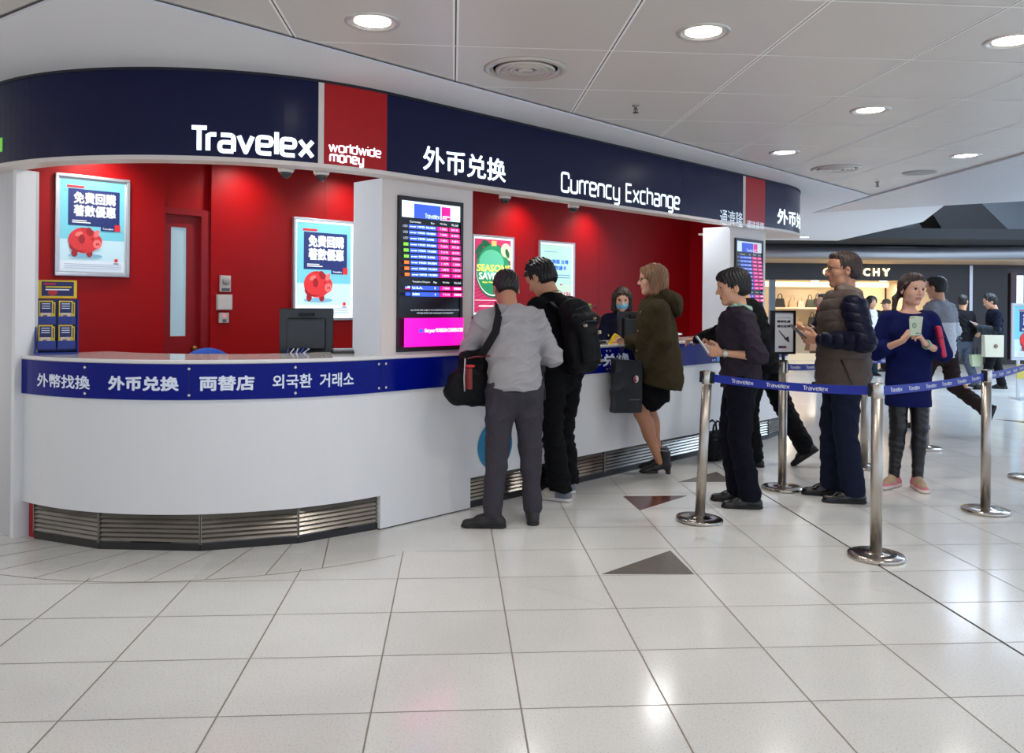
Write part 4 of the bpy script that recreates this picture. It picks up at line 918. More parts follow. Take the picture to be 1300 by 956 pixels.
# ------------------------------------------------------------------ the shop opposite
SY = 20.0
def sx(px, Y=SY): return unroll(px, 400)[0]/F*Y
def sz(py, Y=SY, px=1100): return CAMZ-unroll(px, py)[1]/F*Y
DK = mat('shop_dark_stone', (34, 33, 37), .3, var=.2, vscale=.6); WARM = mat('shop_cream', (206, 188, 162), .6); WARMS = mat('warm_soffit', (190, 160, 130), .6)
x0, x1 = 4.8, sx(1197); zt = sz(356); zs = sz(336)
q = MB(); q.box((x0, SY, zt), (x1, SY+.3, zs+.02), DK); struct(q, 'wall_shop_lintel')
q = MB(); q.box((x1, SY, 0), (sx(1279), SY+.4, 3.0), DK); struct(q, 'wall_shop_right')
q = MB(); q.box((x0, 18.2, zs+.02), (18, SY+.4, zs+.1), WARMS); struct(q, 'ceiling_shop_soffit')
q = MB(); q.box((sx(1230), SY-.02, 0), (sx(1234), SY, zs), mat('steel_strip', (190, 190, 196), .25, .9)); struct(q, 'trim_3')
q = MB(); q.box((x0, SY+3.2, 0), (x1+.5, SY+3.3, 2.6), WARM); struct(q, 'wall_shop_back')
q = MB(); q.box((x1, SY+.4, 0), (x1+.1, SY+3.2, 2.6), WARM); struct(q, 'wall_shop_side')
q = MB(); q.box((x0, SY+.3, zt+.05), (x1, SY+3.2, zt+.12), WARM); struct(q, 'ceiling_shop')
q = MB(); q.box((sx(1279), SY+.1, 0), (18.5, SY+.2, 3.0), mat('dark_glass', (52, 46, 50), .15)); struct(q, 'wall_glass_front')
q = MB(); q.box((sx(1291), SY-.0, sz(410)), (sx(1299), SY+.09, sz(348)), mat('lit_window', (200, 222, 240), .4, emit=.9)); q.box((sx(1283), SY-.01, sz(455)), (sx(1290), SY+.09, sz(345)), mat('mauve_panel', (96, 80, 88), .5)); struct(q, 'window_1')
q = MB(); q.box((sx(978), SY+.05, 0), (sx(985), SY+.15, zt), mat('blue_grey_pillar', (116, 134, 150), .3)); struct(q, 'pillar')
sg = empty('shop_sign', (sx(1090), SY-.03, sz(346)), 0, 'glowing cream letters on the dark lintel of the handbag shop', 'sign')
B = Board((sx(1044)-sx(1090), 0, -.085*1.0), (1, 0, 0), (0, 0, 1), sx(1131)-sx(1046), .18*1.05); LW = mat('warm_sign_letters', (255, 240, 200), .4, emit=1.0)
gx = 0
for ch, a, b in (('G', 0, .105), ('I', .145, .16), ('V', .195, .30), ('E', .335, .42), ('N', .46, .56), ('C', .60, .70), ('H', .745, .84), ('Y', .88, 1.0)): B.text(ch, a, 0, b, 1, LW, .03)
B.build('lettering', sg)
# cove light, ceiling lamps and shelves inside
def shop_light(x, y, z, e, s): 
    ld = bpy.data.lights.new('shop_lamp', 'AREA'); ld.size = s; ld.energy = e; ld.color = (1, .88, .70); lo = bpy.data.objects.new('shop_lamp', ld); COL.objects.link(lo); lo.location = (x, y, z)
    return lo
for k, (xx, yy) in enumerate(((7, 21), (9.3, 21), (6.4, 22.2), (8.2, 22.4), (10, 22.3))):
    t = empty('ceiling_spot', (xx, yy, zt+.05), 0, 'small round warm lamp in the handbag shop ceiling', 'ceiling light', 'warm lamps in the handbag shop ceiling'); MB().lathe([(.0001, -.01), (.09, -.01), (.1, 0)], mat('warm_lamp', (255, 240, 210), .5, emit=4), n=20).build('diffuser', t)
    shop_light(xx, yy, zt, 8, .25)
t = empty('cove_light', (8, SY+2.9, 2.02), 0, 'long glowing cove above the handbag shelves', 'light')
q = MB(); q.box((-3.0, 0, -.12), (3.2, .05, .02), mat('cove_glow', (255, 232, 180), .5, emit=.9)); q.build('diffuser', t)
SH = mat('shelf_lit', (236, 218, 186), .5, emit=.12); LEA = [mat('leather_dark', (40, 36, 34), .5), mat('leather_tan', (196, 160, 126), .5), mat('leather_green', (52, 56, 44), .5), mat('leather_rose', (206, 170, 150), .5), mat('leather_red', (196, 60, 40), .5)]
YS = SY+2.75
for z, nm in ((sz(391, YS), 'upper'), (sz(415, YS), 'middle'), (sz(437, YS), 'lower')):
    q = MB(); q.box((sx(984, YS), YS-.1, z-.04), (sx(1060, YS), SY+3.2, z), SH); o = q.build('display_shelf'); tag(o, 'glowing %s shelf of handbags in the shop' % nm, 'shelf')
def handbag(px, z, w_, h_, mi, label, Y=YS+.1):
    t = empty('handbag', (sx(px, Y), Y, z), 0, label, 'handbag', 'handbags on the lit shelves'); q = MB(); k = w_*.38
    q.add([(-w_/2, -.07, 0), (w_/2, -.07, 0), (w_/2, .07, 0), (-w_/2, .07, 0), (-k, -.04, h_), (k, -.04, h_), (k, .04, h_), (-k, .04, h_)], [(3, 2, 1, 0), (4, 5, 6, 7), (0, 1, 5, 4), (1, 2, 6, 5), (2, 3, 7, 6), (3, 0, 4, 7)], LEA[mi]); q.build('body', t)
    q = MB(); q.tube([(-k*.6, 0, h_-.02), (-k*.5, 0, h_+.1), (0, 0, h_+.14), (k*.5, 0, h_+.1), (k*.6, 0, h_-.02)], .012, LEA[mi], 6); q.build('handle', t)
zz = [sz(391, YS), sz(415, YS), sz(437, YS)]
for px, zi, w_, h_, mi, lb in ((990, 0, .26, .24, 0, 'dark handbag at the pier end of the upper shelf'), (1006, 0, .22, .2, 1, 'tan handbag second from the pier on the upper shelf'), (1016, 0, .18, .18, 3, 'rose handbag between the tan one and the dark pair'), (1028, 0, .22, .22, 2, 'olive handbag of the dark pair on the upper shelf'), (1038, 0, .24, .25, 0, 'dark handbag nearest the quilted jacket man on the upper shelf'),
                            (1031, 1, .2, .26, 2, 'tall olive handbag on the middle shelf'), (1040, 1, .22, .28, 0, 'tall dark handbag on the middle shelf behind the queue'), (1014, 1, .2, .12, 1, 'small tan purse on the middle shelf'), (1004, 1, .2, .12, 3, 'small rose purse on the middle shelf'), (1012, 2, .2, .1, 4, 'small red purse on the lower shelf'), (1022, 2, .22, .16, 4, 'red boxy purse on the lower shelf near the queue sign')): handbag(px, zz[zi], w_, h_, mi, lb)
t = empty('display_plinth', (sx(1025, 20.8), 20.8, 0), 0, 'low warm lit display plinth inside the shop behind the queue sign', 'display plinth'); q = MB(); q.box((-1.1, 0, 0), (1.7, .8, .18), SH); q.build('plinth_body', t)
t = empty('shop_box', (sx(1018, 20.9), 20.9, .18), 0, 'cream and dark boxed shop display standing on the low plinth', 'display box'); q = MB(); q.box((-.2, 0, 0), (.2, .3, .5), WARM); q.build('box_body', t); q = MB(); q.box((.2, 0, 0), (.5, .3, .46), mat('brown_box', (70, 54, 44), .6)); q.build('dark_box', t)
t = empty('wall_mirror', (sx(1113, YS), YS+.3, 1.2), 0, 'large plain panel with a dark edge on the shop wall behind the curly haired shopper', 'panel'); q = MB(); q.box((-.45, 0, 0), (.35, .05, .95), mat('cream_panel', (232, 212, 180), .5)); q.build('panel_face', t); q = MB(); q.box((.35, -.02, 0), (.4, .05, .95), BLACK); q.box((-.45, -.02, .95), (.4, .05, 1.0), BLACK); q.build('edge', t)
# free standing poster board at the picture edge
PY = 12.5; a, b = sx(1283.5, PY), sx(1283.5, PY)+.72
Mx = Matrix.Translation((0, PY, 0)); zb, zt_ = sz(457, PY, 1290), sz(385, PY, 1290)
t = frame_on('poster_stand', Mx, a, b, zb, zt_, 'freestanding framed piggy bank poster cut by the picture edge', 'poster stand', .12, pig_print, fw=.035, lit=False)
q = MB(); zz_ = -zb
for x in (-.25, .25): q.box((x-.02, -.02, zz_), (x+.02, .01, 0), ALU)
q.box((-.3, -.15, zz_), (.3, .15, zz_+.02), ALU); q.build('foot', t)
q = MB(); q.box((-.28, -.03, -.28), (.28, -.015, -.06), mat('yellow_card', (206, 190, 90), .5)); q.build('yellow_card', t)
# ------------------------------------------------------------------ people
def rx(a): c, s = math.cos(a), math.sin(a); return np.array([[1, 0, 0], [0, c, -s], [0, s, c]])
def ry(a): c, s = math.cos(a), math.sin(a); return np.array([[c, 0, s], [0, 1, 0], [-s, 0, c]])
def rz(a): c, s = math.cos(a), math.sin(a); return np.array([[c, -s, 0], [s, c, 0], [0, 0, 1]])
def A3(*v): return np.array(v, float)
D2R = math.pi/180
SKIN = mat('skin', (214, 160, 128), .5, var=.05, vscale=20); SKIN2 = mat('skin_fair', (222, 172, 146), .5, var=.05, vscale=20); SKIN3 = mat('skin_tan', (186, 132, 102), .5, var=.05, vscale=20)
LIP = mat('lips', (182, 112, 98), .45); EYEW = mat('eye_white', (196, 188, 182), .3); EYED = mat('iris_dark', (24, 16, 12), .15)
HAIRB = mat('hair_black', (17, 14, 14), .45, bump=.5, bscale=120, var=.3, stretch=(1, 1, .25)); HAIRD = mat('hair_dark_brown', (46, 30, 24), .5, bump=.5, bscale=120, var=.4, stretch=(1, 1, .25)); HAIRL = mat('hair_light_brown', (134, 98, 66), .5, bump=.6, bscale=110, var=.5, vscale=25, stretch=(1, 1, .25))
def joints(lean=0, shx=.178, crouch=0, twist=0, side=0):
    J = dict(pelvis=A3(0, 0, .93), waist=A3(0, 0, 1.07), chest=A3(0, .005, 1.26), neck=A3(0, -.012, 1.425), shL=A3(-shx, -.012, 1.352), shR=A3(shx, -.012, 1.352),
             hipL=A3(-.088, 0, .90), hipR=A3(.088, 0, .90), kneeL=A3(-.1, .02, .49), kneeR=A3(.1, .02, .49), ankL=A3(-.105, -.02, .085), ankR=A3(.105, -.02, .085), toeL=-10, toeR=10)
    R = rx(-lean*D2R) @ ry(side*D2R) @ rz(twist*D2R); p = J['pelvis']
    for k in ('waist', 'chest', 'neck', 'shL', 'shR'):
        f = {'waist': .5, 'chest': .9}.get(k, 1); Rk = rx(-lean*f*D2R) @ ry(side*f*D2R) @ rz(twist*f*D2R); J[k] = p+Rk @ (J[k]-p)
    J['R'] = R; return J
def torso(v, J, o=0, k=.035, w=1.0, dep=1.0, hips=True, bust=0):
    n = J['R'] @ A3(0, 1, 0); up = J['R'] @ A3(0, 0, 1)
    fl = lambda r, d: max(.45, (d*dep+o)/(r*w+o))
    v.cap(J['pelvis']-A3(0, 0, .02), J['waist'], .158*w+o, .138*w+o, k, n, fl(.15, .108))
    v.cap(J['waist'], J['chest'], .138*w+o, .158*w+o, k, n, fl(.15, .105))
    v.cap(J['chest']-up*.02, J['chest']+up*.05, .16*w+o, .14*w+o, k, n, fl(.155, .112))
    v.cap(J['shL']*.85+J['shR']*.15-up*.02, J['shR']*.85+J['shL']*.15-up*.02, .056+o*.8, None, k)
    for q in 'LR': v.cap(J['neck']-up*.04, J['sh'+q]*.88+J['neck']*.12, .046+o*.5, .044+o*.8, .025)
    if bust:
        for s in (-1, 1): v.ell(J['chest']+J['R'] @ A3(s*.07, .075, .0), A3(.06, .05, .06)*bust+o, k=.05)
def arm(v, J, s, o=0, k=.02, r=(.05, .042, .04, .027), end=1.0, start=0):
    sh, el, wr = J['sh'+s], J['el'+s], J['wr'+s]
    if start == 0: v.cap(sh, el, r[0]+o, r[1]+o, k)
    if end > 0:
        w_ = el+(wr-el)*end; v.cap(el, w_, r[2]+o, r[2]+(r[3]-r[2])*end+o, k)
def leg(v, J, s, o=0, k=.03, r=(.088, .06, .056, .036), end=1.0, flare=0):
    h, kn, an = J['hip'+s], J['knee'+s], J['ank'+s]
    v.cap(h, kn, r[0]+o, r[1]+o, k); a = kn+(an-kn)*end; v.cap(kn, a, r[2]+o, r[3]+o+flare, k)
    if end > .5 and not flare: m = kn+(an-kn)*.3; b = nrm(np.cross(an-kn, A3(1, 0, 0))); v.ell(m+A3(0, -.014, 0), A3(.05, .052, .11)+o, k=.03)
FING = (.070, .078, .073, .058)
def hand(v, w, d, n, t, curl=(.35, .35, .4, .45), thumb=.4, s=1.0, spread=1.0):
    d, n = nrm(d), nrm(n); t = nrm(np.asarray(t, float)-d*np.dot(t, d)); n = nrm(n-d*np.dot(n, d)-t*np.dot(n, t))
    for i, q in enumerate((.027, .009, -.009, -.027)):
        b = w+d*.012*s+t*q*.6*s; kn = w+d*(.088-.006*abs(i-1))*s+t*q*1.12*s; v.cap(b, kn, .0155*s, .0125*s, .01)
        p = kn; a = .12; L = FING[i]*s
        for j, ra in enumerate((.45, .31, .24)):
            a += curl[i]*(1.15, 1.25, .8)[j]; e = p+(d*math.cos(a)+n*math.sin(a)+t*q*1.6*spread*(j == 0))*L*ra; v.cap(p, e, (.0098-.0009*j)*s, (.009-.0009*j)*s, .003); p = e
    p0 = w+d*.022*s+t*.024*s; d1 = nrm(d*.6+t*.62+n*(.25+.5*thumb)); p1 = p0+d1*.045*s; d2 = nrm(d*.8+t*(.35-.5*thumb)+n*(.25+.5*thumb)); p2 = p1+d2*.034*s; p3 = p2+nrm(d2-t*.25*thumb)*.026*s
    v.cap(p0, p1, .0145*s, .0115*s, .008); v.cap(p1, p2, .0112*s, .010*s, .004); v.cap(p2, p3, .0102*s, .0085*s, .004)
    return w+d*.085*s+n*.03*s
def head_frame(J, yaw=0, pitch=0, roll=0, fwd=0.0, rise=0.0):
    R = J['R'] @ rz(yaw*D2R) @ rx(-pitch*D2R) @ ry(roll*D2R); Rn = J['R'] @ rz(yaw*.4*D2R) @ rx(-pitch*.6*D2R)
    c = J['neck']+Rn @ A3(0, .012+fwd, .055)+R @ A3(0, .022, .105+rise); return c, R
def head(v, c, R, female=False, s=1.0, neck=None, nr=.058):
    P = lambda x, y, z: c+R @ (A3(x, y, z)*s)
    v.ell(P(0, -.014, .034), A3(.074, .094, .083)*s, R, .02)
    v.ell(P(0, .022, -.028), A3(.059, .064, .078)*s, R, .03)
    v.cap(P(-.03, .012, -.072), P(.03, .012, -.072), .026*s if not female else .022*s, None, .03); v.ell(P(0, .060, -.090), A3(.024, .02, .019)*s, R, .025)
    v.ell(P(0, .045, .045), A3(.06, .046, .05)*s, R, .03)
    for q in (-1, 1):
        v.ell(P(q*.040, .052, -.018), A3(.022, .022, .024)*s, R, .02)
        v.ell(P(q*.031, .092, .014), A3(.017, .016, .011)*s, R, .010, 'sub')
        v.ell(P(q*.0775, -.010, -.002), A3(.009, .019, .032)*s, R @ rz(q*-.35), .005); v.ell(P(q*.083, -.004, .002), A3(.004, .010, .018)*s, R, .003, 'sub')
    v.cap(P(-.034, .080, .030), P(.034, .080, .030), .0085*s if not female else .006*s, None, .014)
    v.cap(P(0, .086, .020), P(0, .104, -.020), .0065*s, .0115*s, .008)
    for q in (-1, 1): v.ell(P(q*.0115, .092, -.025), A3(.008, .010, .0075)*s, R, .006)
    v.cap(P(-.019, .0795, -.050), P(.019, .0795, -.050), .0062*s, None, .005); v.cap(P(0, .085, -.050), P(0, .085, -.0501), .0075*s, None, .006); v.cap(P(-.015, .079, -.062), P(.015, .079, -.062), .0075*s, None, .005)
    v.cap(P(-.02, .089, -.0555), P(.02, .089, -.0555), .0016*s, None, .002, op='sub')
    if neck is not None: v.cap(P(0, -.028, -.045), neck, nr*.93, nr, .025)
def face_bits(root, c, R, s, scale, hairm, eyes=True, brow=True, shut=.0):
    q = MB(); P = lambda x, y, z: Vector((c+R @ (A3(x, y, z)*s))*scale)
    M = Matrix([list(R[i])+[0] for i in range(3)]+[[0, 0, 0, 1]])
    for k in (-1, 1):
        e = MB(); r = .0108*s*scale; o = P(k*.031, .0740, .0130)
        MM = Matrix.Translation(o) @ M; e.ball((0, 0, 0), r, EYEW, 14, MM); e.ball((0, r*.45, -.0006), (r*.78, r*.64, r*.78), EYED, 12, MM); e.build('eye', root)
        if brow:
            b = MB(); b.tube([P(k*.014, .0890, .0335), P(k*.032, .0868, .0375), P(k*.049, .0748, .0325)], [.0022*scale, .003*scale, .0014*scale], hairm, 8); b.build('eyebrow', root)
            b = MB(); b.tube([P(k*.019, .0845, .0175), P(k*.031, .0862, .0195), P(k*.044, .0775, .0165)], .0018*scale, EYED, 6); b.build('eyelash', root)
def glasses(root, c, R, s, scale, m):
    P = lambda x, y, z: Vector((c+R @ (A3(x, y, z)*s))*scale); q = MB()
    for k in (-1, 1):
        pts = [P(k*(.0335+.0235*math.cos(a)), .098-.006*abs(math.cos(a))*(1 if math.cos(a) > 0 else 0), .012+.0155*math.sin(a)) for a in [i*math.pi/10 for i in range(21)]]
        q.tube(pts, .0017*scale, m, 6); q.tube([P(k*.057, .092, .018), P(k*.080, .05, .014), P(k*.084, .0, .010), P(k*.083, -.02, -.002)], .0018*scale, m, 6)
    q.tube([P(-.010, .1, .014), P(0, .104, .017), P(.010, .1, .014)], .0017*scale, m, 6); o = q.build('glasses', root)
    return o
def hair(root, c, R, s, scale, kind, m, h=.005):
    lo = c-A3(.2, .2, .38)*s; hi = c+A3(.2, .2, .2)*s; v = Vol(lo, hi, h); P = lambda x, y, z: c+R @ (A3(x, y, z)*s)
    E = lambda p, r, k=.02, op='add', RR=None: v.ell(P(*p), A3(*r)*s, R if RR is None else R @ RR, k, op)
    amp = .0035
    if kind == 'short':        # clipped back and sides, fuller top
        E((0, -.020, .046), (.0815, .101, .086)); E((0, -.052, .0), (.073, .068, .075)); E((0, .03, .094), (.06, .055, .032))
        E((0, .105, -.005), (.075, .05, .078), .012, 'sub'); E((0, .055, -.075), (.12, .06, .075), .012, 'sub')
        for q in (-1, 1): E((q*.085, -.008, -.025), (.028, .04, .045), .01, 'sub')
        v.cut(R @ A3(0, -.1, -1), P(0, -.05, -.050), k=.015)
    elif kind == 'mop':         # thick straight hair over ears, fringe
        E((0, -.022, .050), (.088, .108, .093)); E((0, -.052, .004), (.079, .074, .080)); E((0, .040, .088), (.064, .052, .036)); v.cap(P(.01, .085, .075), P(-.06, .06, .05), .016*s, .012*s, .015)
        E((0, .112, -.016), (.070, .058, .078), .010, 'sub'); E((0, .06, -.095), (.12, .075, .085), .012, 'sub')
        for q in (-1, 1): E((q*.09, -.006, -.035), (.03, .032, .048), .008, 'sub')
        v.cut(R @ A3(0, -.2, -1), P(0, -.05, -.062), k=.02); amp = .004
    elif kind == 'bob':         # chin length, tucked
        E((0, -.020, .048), (.088, .106, .092)); E((0, -.05, -.02), (.098, .078, .105)); E((0, -.035, -.095), (.088, .07, .055), .04)
        for q in (-1, 1): v.cap(P(q*.078, .01, .05), P(q*.082, -.005, -.09), .026*s, .03*s, .025); v.cap(P(q*.02, .075, .088), P(q*.078, .04, .03), .02*s, .016*s, .02)
        E((0, .115, -.035), (.060, .062, .098), .010, 'sub'); amp = .006
    elif kind == 'long':        # past the shoulders, parted
        E((0, -.020, .046), (.086, .104, .09)); E((0, -.045, -.03), (.090, .070, .10))
        for q in (-1, 1): v.cap(P(q*.076, .015, .04), P(q*.080, .01, -.14), .024*s, .026*s, .025); v.cap(P(q*.015, .07, .092), P(q*.074, .045, .02), .02*s, .02*s, .02)
        v.cap(P(0, -.06, -.05), P(0, -.055, -.15), .075*s, .06*s, .03); E((0, .115, -.04), (.058, .06, .10), .010, 'sub'); amp = .005
    elif kind == 'tied':        # combed back with a low side ponytail
        E((0, -.022, .046), (.083, .103, .087)); E((0, -.05, .005), (.076, .07, .07)); E((0, .020, .086), (.064, .064, .044))
        for q in (-1, 1): v.cap(P(q*.022, .068, .082), P(q*.072, .03, .04), .015*s, .012*s, .015); v.cap(P(q*.07, .02, .035), P(q*.07, -.04, -.02), .014*s, .018*s, .015)
        v.cap(P(.03, -.1, -.03), P(.082, -.075, -.07), .024*s, .022*s, .02); v.cap(P(.082, -.075, -.07), P(.095, -.06, -.15), .022*s, .015*s, .015); v.cap(P(.095, -.06, -.15), P(.085, -.045, -.21), .014*s, .006*s, .01)
        E((0, .114, .0), (.066, .058, .090), .012, 'sub'); amp = .003
    elif kind == 'spiky':       # tousled black hair
        E((0, -.020, .048), (.086, .104, .092)); E((0, -.05, -.005), (.080, .072, .078)); rr = random.Random(5)
        for i in range(60):
            a, b = rr.uniform(0, 6.28), rr.uniform(-.1, 1.5); d = A3(math.cos(a)*math.cos(b), math.sin(a)*math.cos(b), math.sin(b)); p = d*A3(.082, .098, .09)+A3(0, -.02, .045)
            v.cap(c+R @ (p*s), c+R @ ((p+d*.016+A3(rr.uniform(-.012, .012), .01, .004))*s), .013*s, .004*s, .008)
        E((0, .11, -.012), (.068, .055, .08), .012, 'sub'); E((0, .06, -.085), (.12, .07, .08), .012, 'sub'); v.cut(R @ A3(0, -.2, -1), P(0, -.05, -.072), k=.02); amp = .005
        for q in (-1, 1): E((q*.088, .0, -.035), (.03, .032, .045), .01, 'sub')
    elif kind == 'curly':
        E((0, -.02, .04), (.105, .115, .105)); E((0, -.04, -.03), (.1, .08, .1)); E((0, .115, -.03), (.06, .06, .09), .01, 'sub'); amp = .012
    elif kind == 'cap':
        E((0, -.018, .055), (.088, .106, .085)); E((0, .10, .045), (.07, .07, .014), .01); v.cut(R @ A3(0, 0, -1), P(0, 0, .022), k=.01); amp = .001
    Ri = R.T; fr = 260
    def disp(V, N):
        L = (V-c) @ R; ang = np.arctan2(L[:, 0], L[:, 1]+.02); return amp*(np.sin(ang*23+3*np.sin(L[:, 2]*40)+L[:, 2]*30)*.6+np.sin(ang*47+L[:, 2]*60)*.4)
    o = soft('cap' if kind == 'cap' else 'hair', v, m, root, disp, 1, scale); return o
def shoe(root, J, s, scale, m, sole, kind='shoe', pitch=0, solez=.022, size=1.0, pick=None, mats=None, name='shoe'):
    a = J['ank'+s]; yaw = -J['toe'+s]*D2R; d = rz(yaw) @ rx(pitch*D2R) @ A3(0, 1, 0); u = rz(yaw) @ rx(pitch*D2R) @ A3(0, 0, 1); R = rz(yaw) @ rx(pitch*D2R)
    base = a-u*.085; v = Vol(np.minimum(base, a)-.27, np.maximum(base, a)+.27, .0055); P = lambda x, y, z: base+R @ (A3(x, y, z)*A3(size, size, 1))
    if kind == 'heel':
        v.cap(P(0, -.045, .075), P(0, .04, .06), .034, .034, .02, u, .9); v.cap(P(0, .04, .055), P(0, .12, .028), .034, .03, .02, u, .8); v.cap(P(0, .12, .025), P(0, .155, .02), .028, .02, .02, u, .7)
        v.cap(P(0, -.04, .08), P(0, -.03, .19), .040, .046, .02); v.cap(P(0, -.055, .065), P(0, -.06, .0), .026, .02, .012); v.cap(P(0, .05, .015), P(0, .14, .012), .034, .028, .008, u, .35); v.cut(-u, P(0, 0, 0)); v.cut(u, P(0, 0, .19))
    else:
        hh = .10 if kind == 'shoe' else .13
        v.cap(P(0, -.052, .035), P(0, .07, .038), .036, .043, .02, u, .95); v.cap(P(0, .07, .033), P(0, .165, .026), .043, .034, .02, u, .75); v.cap(P(0, -.035, .05), P(0, .0, hh-.02), .036, .041, .025); v.cap(P(0, .0, .075), P(0, .09, .045), .035, .033, .02)
        v.cap(P(0, -.05, .010), P(0, .165, .010), .042, .043, .006, u, .35); v.cut(-u, P(0, 0, 0)); v.cut(u, P(0, 0, hh))
    def pk(C):
        L = (C-base) @ R; z = L[:, 2]; r = (z < solez).astype(int)
        if pick is not None: r = np.where(r == 1, 1, pick(L))
        return r
    o = soft(name, v, m, root, None, 1, scale, pk, mats or [m, sole])
    if kind == 'sneaker':
        q = MB()
        for i in range(4): y = .035+.022*i; z = .088-.011*i; q.tube([Vector(P(-.026, y, z))*scale, Vector(P(0, y+.008, z+.013))*scale, Vector(P(.026, y, z))*scale], .003, mat('laces', (214, 204, 186), .8), 6)
        q.build('laces', o)
    return o
class Person:
    def __init__(s, loc, yaw, H, label, J, skin=SKIN, group=None, hd=(0, 0, 0), h=.0046, female=False, hs=1.06, cat='person'):
        s.k = H/1.70; s.J = J; s.h = h; s.skin = skin; s.female = female; s.hs = hs
        s.root = empty('person', (loc.x, loc.y, loc.z), yaw*D2R, label, cat, group); s.c, s.R = head_frame(J, *hd)
    def world(s, p): return s.root.matrix_basis @ Vector(np.asarray(p)*s.k) if False else (Matrix.Translation(s.root.location) @ Matrix.Rotation(s.root.rotation_euler.z, 4, 'Z')) @ Vector(np.asarray(p)*s.k)
    def bounds(s, pad=.18):
        P = np.array([v for v in s.J.values() if isinstance(v, np.ndarray) and v.shape == (3,)]+[s.c+A3(0, 0, .1)]); lo = P.min(0)-pad; hi = P.max(0)+pad; lo[2] = min(lo[2], -.03); return lo, hi
    def body(s, hands=None, arms=True, legs=True, slim=.0, extra=None, feet=True, face=True):
        lo, hi = s.bounds(); v = Vol(lo, hi, s.h); J = s.J; torso(v, J, -.012, w=1-.05*s.female)
        if arms:
            for q in 'LR': arm(v, J, q, -.004, r=(.046, .038, .038, .026))
        if legs:
            for q in 'LR':
                leg(v, J, q, -.006)
                if feet: a = J['ank'+q]; d = rz(-J['toe'+q]*D2R) @ A3(0, 1, 0); v.cap(a-A3(0, 0, .05), a+d*.11-A3(0, 0, .06), .026, .02)
        for q, spec in (hands or {}).items(): hand(v, J['wr'+q], **spec)
        head(v, s.c, s.R, s.female, s.hs, J['neck'], .05 if s.female else .058)
        if extra: extra(v)
        c, R = s.c, s.R
        def pk(C):
            L = (C-c) @ R/s.hs; return ((np.abs(L[:, 0]) < .023) & (np.abs(L[:, 2]+.056) < .0095) & (L[:, 1] > .074)).astype(int)
        o = soft('body', v, s.skin, s.root, None, 1, s.k, pk, [s.skin, LIP]); 
        return o
    def part(s, name, fn, m, amp=.004, freq=(14, 14, 34), seed=1, h=None, disp=None, it=1, pick=None, mats=None, parent=None, pad=.22):
        lo, hi = s.bounds(pad); v = Vol(lo, hi, h or max(s.h*1.2, .0055)); fn(v)
        f = disp or (lambda V, N: amp*1.3*wrinkle(V, freq, seed)); return soft(name, v, m, parent or s.root, f, it, s.k, pick, mats)
    def hair(s, kind, m): return hair(s.root, s.c, s.R, s.hs, s.k, kind, m, max(.005, s.h))
    def face(s, hm, **k): face_bits(s.root, s.c, s.R, s.hs, s.k, hm, **k)
def hemcut(v, z, n=(0, 0, -1), x=0, y=0): v.cut(n, A3(x, y, z), k=.006)
def neckcut(v, J, r=.066, up=.02): v.ell(J['neck']+J['R'] @ A3(0, .012, up+.02), (r, r, r*.75), J['R'], .008, 'sub')
FAB = {}
# ---- man in the grey jumper, back to us
J = joints(lean=9, side=-3); J.update(elL=A3(-.285, .13, 1.15), wrL=A3(-.13, .34, 1.13), elR=A3(.275, .06, 1.10), wrR=A3(.10, .23, 1.10),
    hipL=A3(-.088, 0, .90), kneeL=A3(-.115, .0, .49), ankL=A3(-.15, -.045, .085), hipR=A3(.09, 0, .9), kneeR=A3(.115, .03, .49), ankR=A3(.135, .02, .085), toeL=-75, toeR=12)
P1 = Person(G(652, 666), 12, 1.63, 'man in grey jumper and charcoal trousers, back to us, black shoulder bag', J, SKIN3, hd=(2, 24, 4))
P1.body({'L': dict(d=(.7, .6, 0), n=(0, 0, -1), t=(.5, -.6, 0)), 'R': dict(d=(-.7, .6, -.1), n=(0, 0, -1), t=(-.5, -.6, 0))})
GREYK = cloth('grey_marl_knit', (160, 157, 158), b=.4, sc=260)
def f(v):
    torso(v, J, .022, .04, 1.04); [arm(v, J, q, .022, .03, end=.93) for q in 'LR']; v.cap(J['pelvis']-A3(0, 0, .0), J['waist'], .184, .172, .03, A3(0, 1, 0), .9); hemcut(v, .885, (0.05, 0, -1)); neckcut(v, J, .066)
    for q in 'LR': v.cap(J['el'+q], J['el'+q]*.3+J['wr'+q]*.7, .062, .055, .03)
P1.part('jumper', f, GREYK, .0075, (9, 9, 26), 3)
def f(v):
    v.cap(J['pelvis']+A3(0, 0, .02), J['pelvis']-A3(0, 0, .06), .158, .162, .04, A3(0, 1, 0), .78); [leg(v, J, q, .026, .02, r=(.088, .056, .053, .036), end=.95, flare=.003) for q in 'LR']; v.cut((0, 0, 1), A3(0, 0, .945)); v.ell(J['pelvis']+A3(-.06, -.04, -.06), (.085, .085, .085), k=.05); v.ell(J['pelvis']+A3(.06, -.04, -.06), (.085, .085, .085), k=.05)
CHAR = cloth('charcoal_trouser', (62, 59, 65), b=.2)
P1.part('trousers', f, CHAR, .006, (12, 12, 26), 5)
DSH = mat('black_shoe', (22, 21, 22), .55, var=.2); 
for q in 'LR': shoe(P1.root, J, q, P1.k, DSH, mat('black_sole', (12, 12, 12), .7), 'boot')
P1.hair('short', HAIRB)
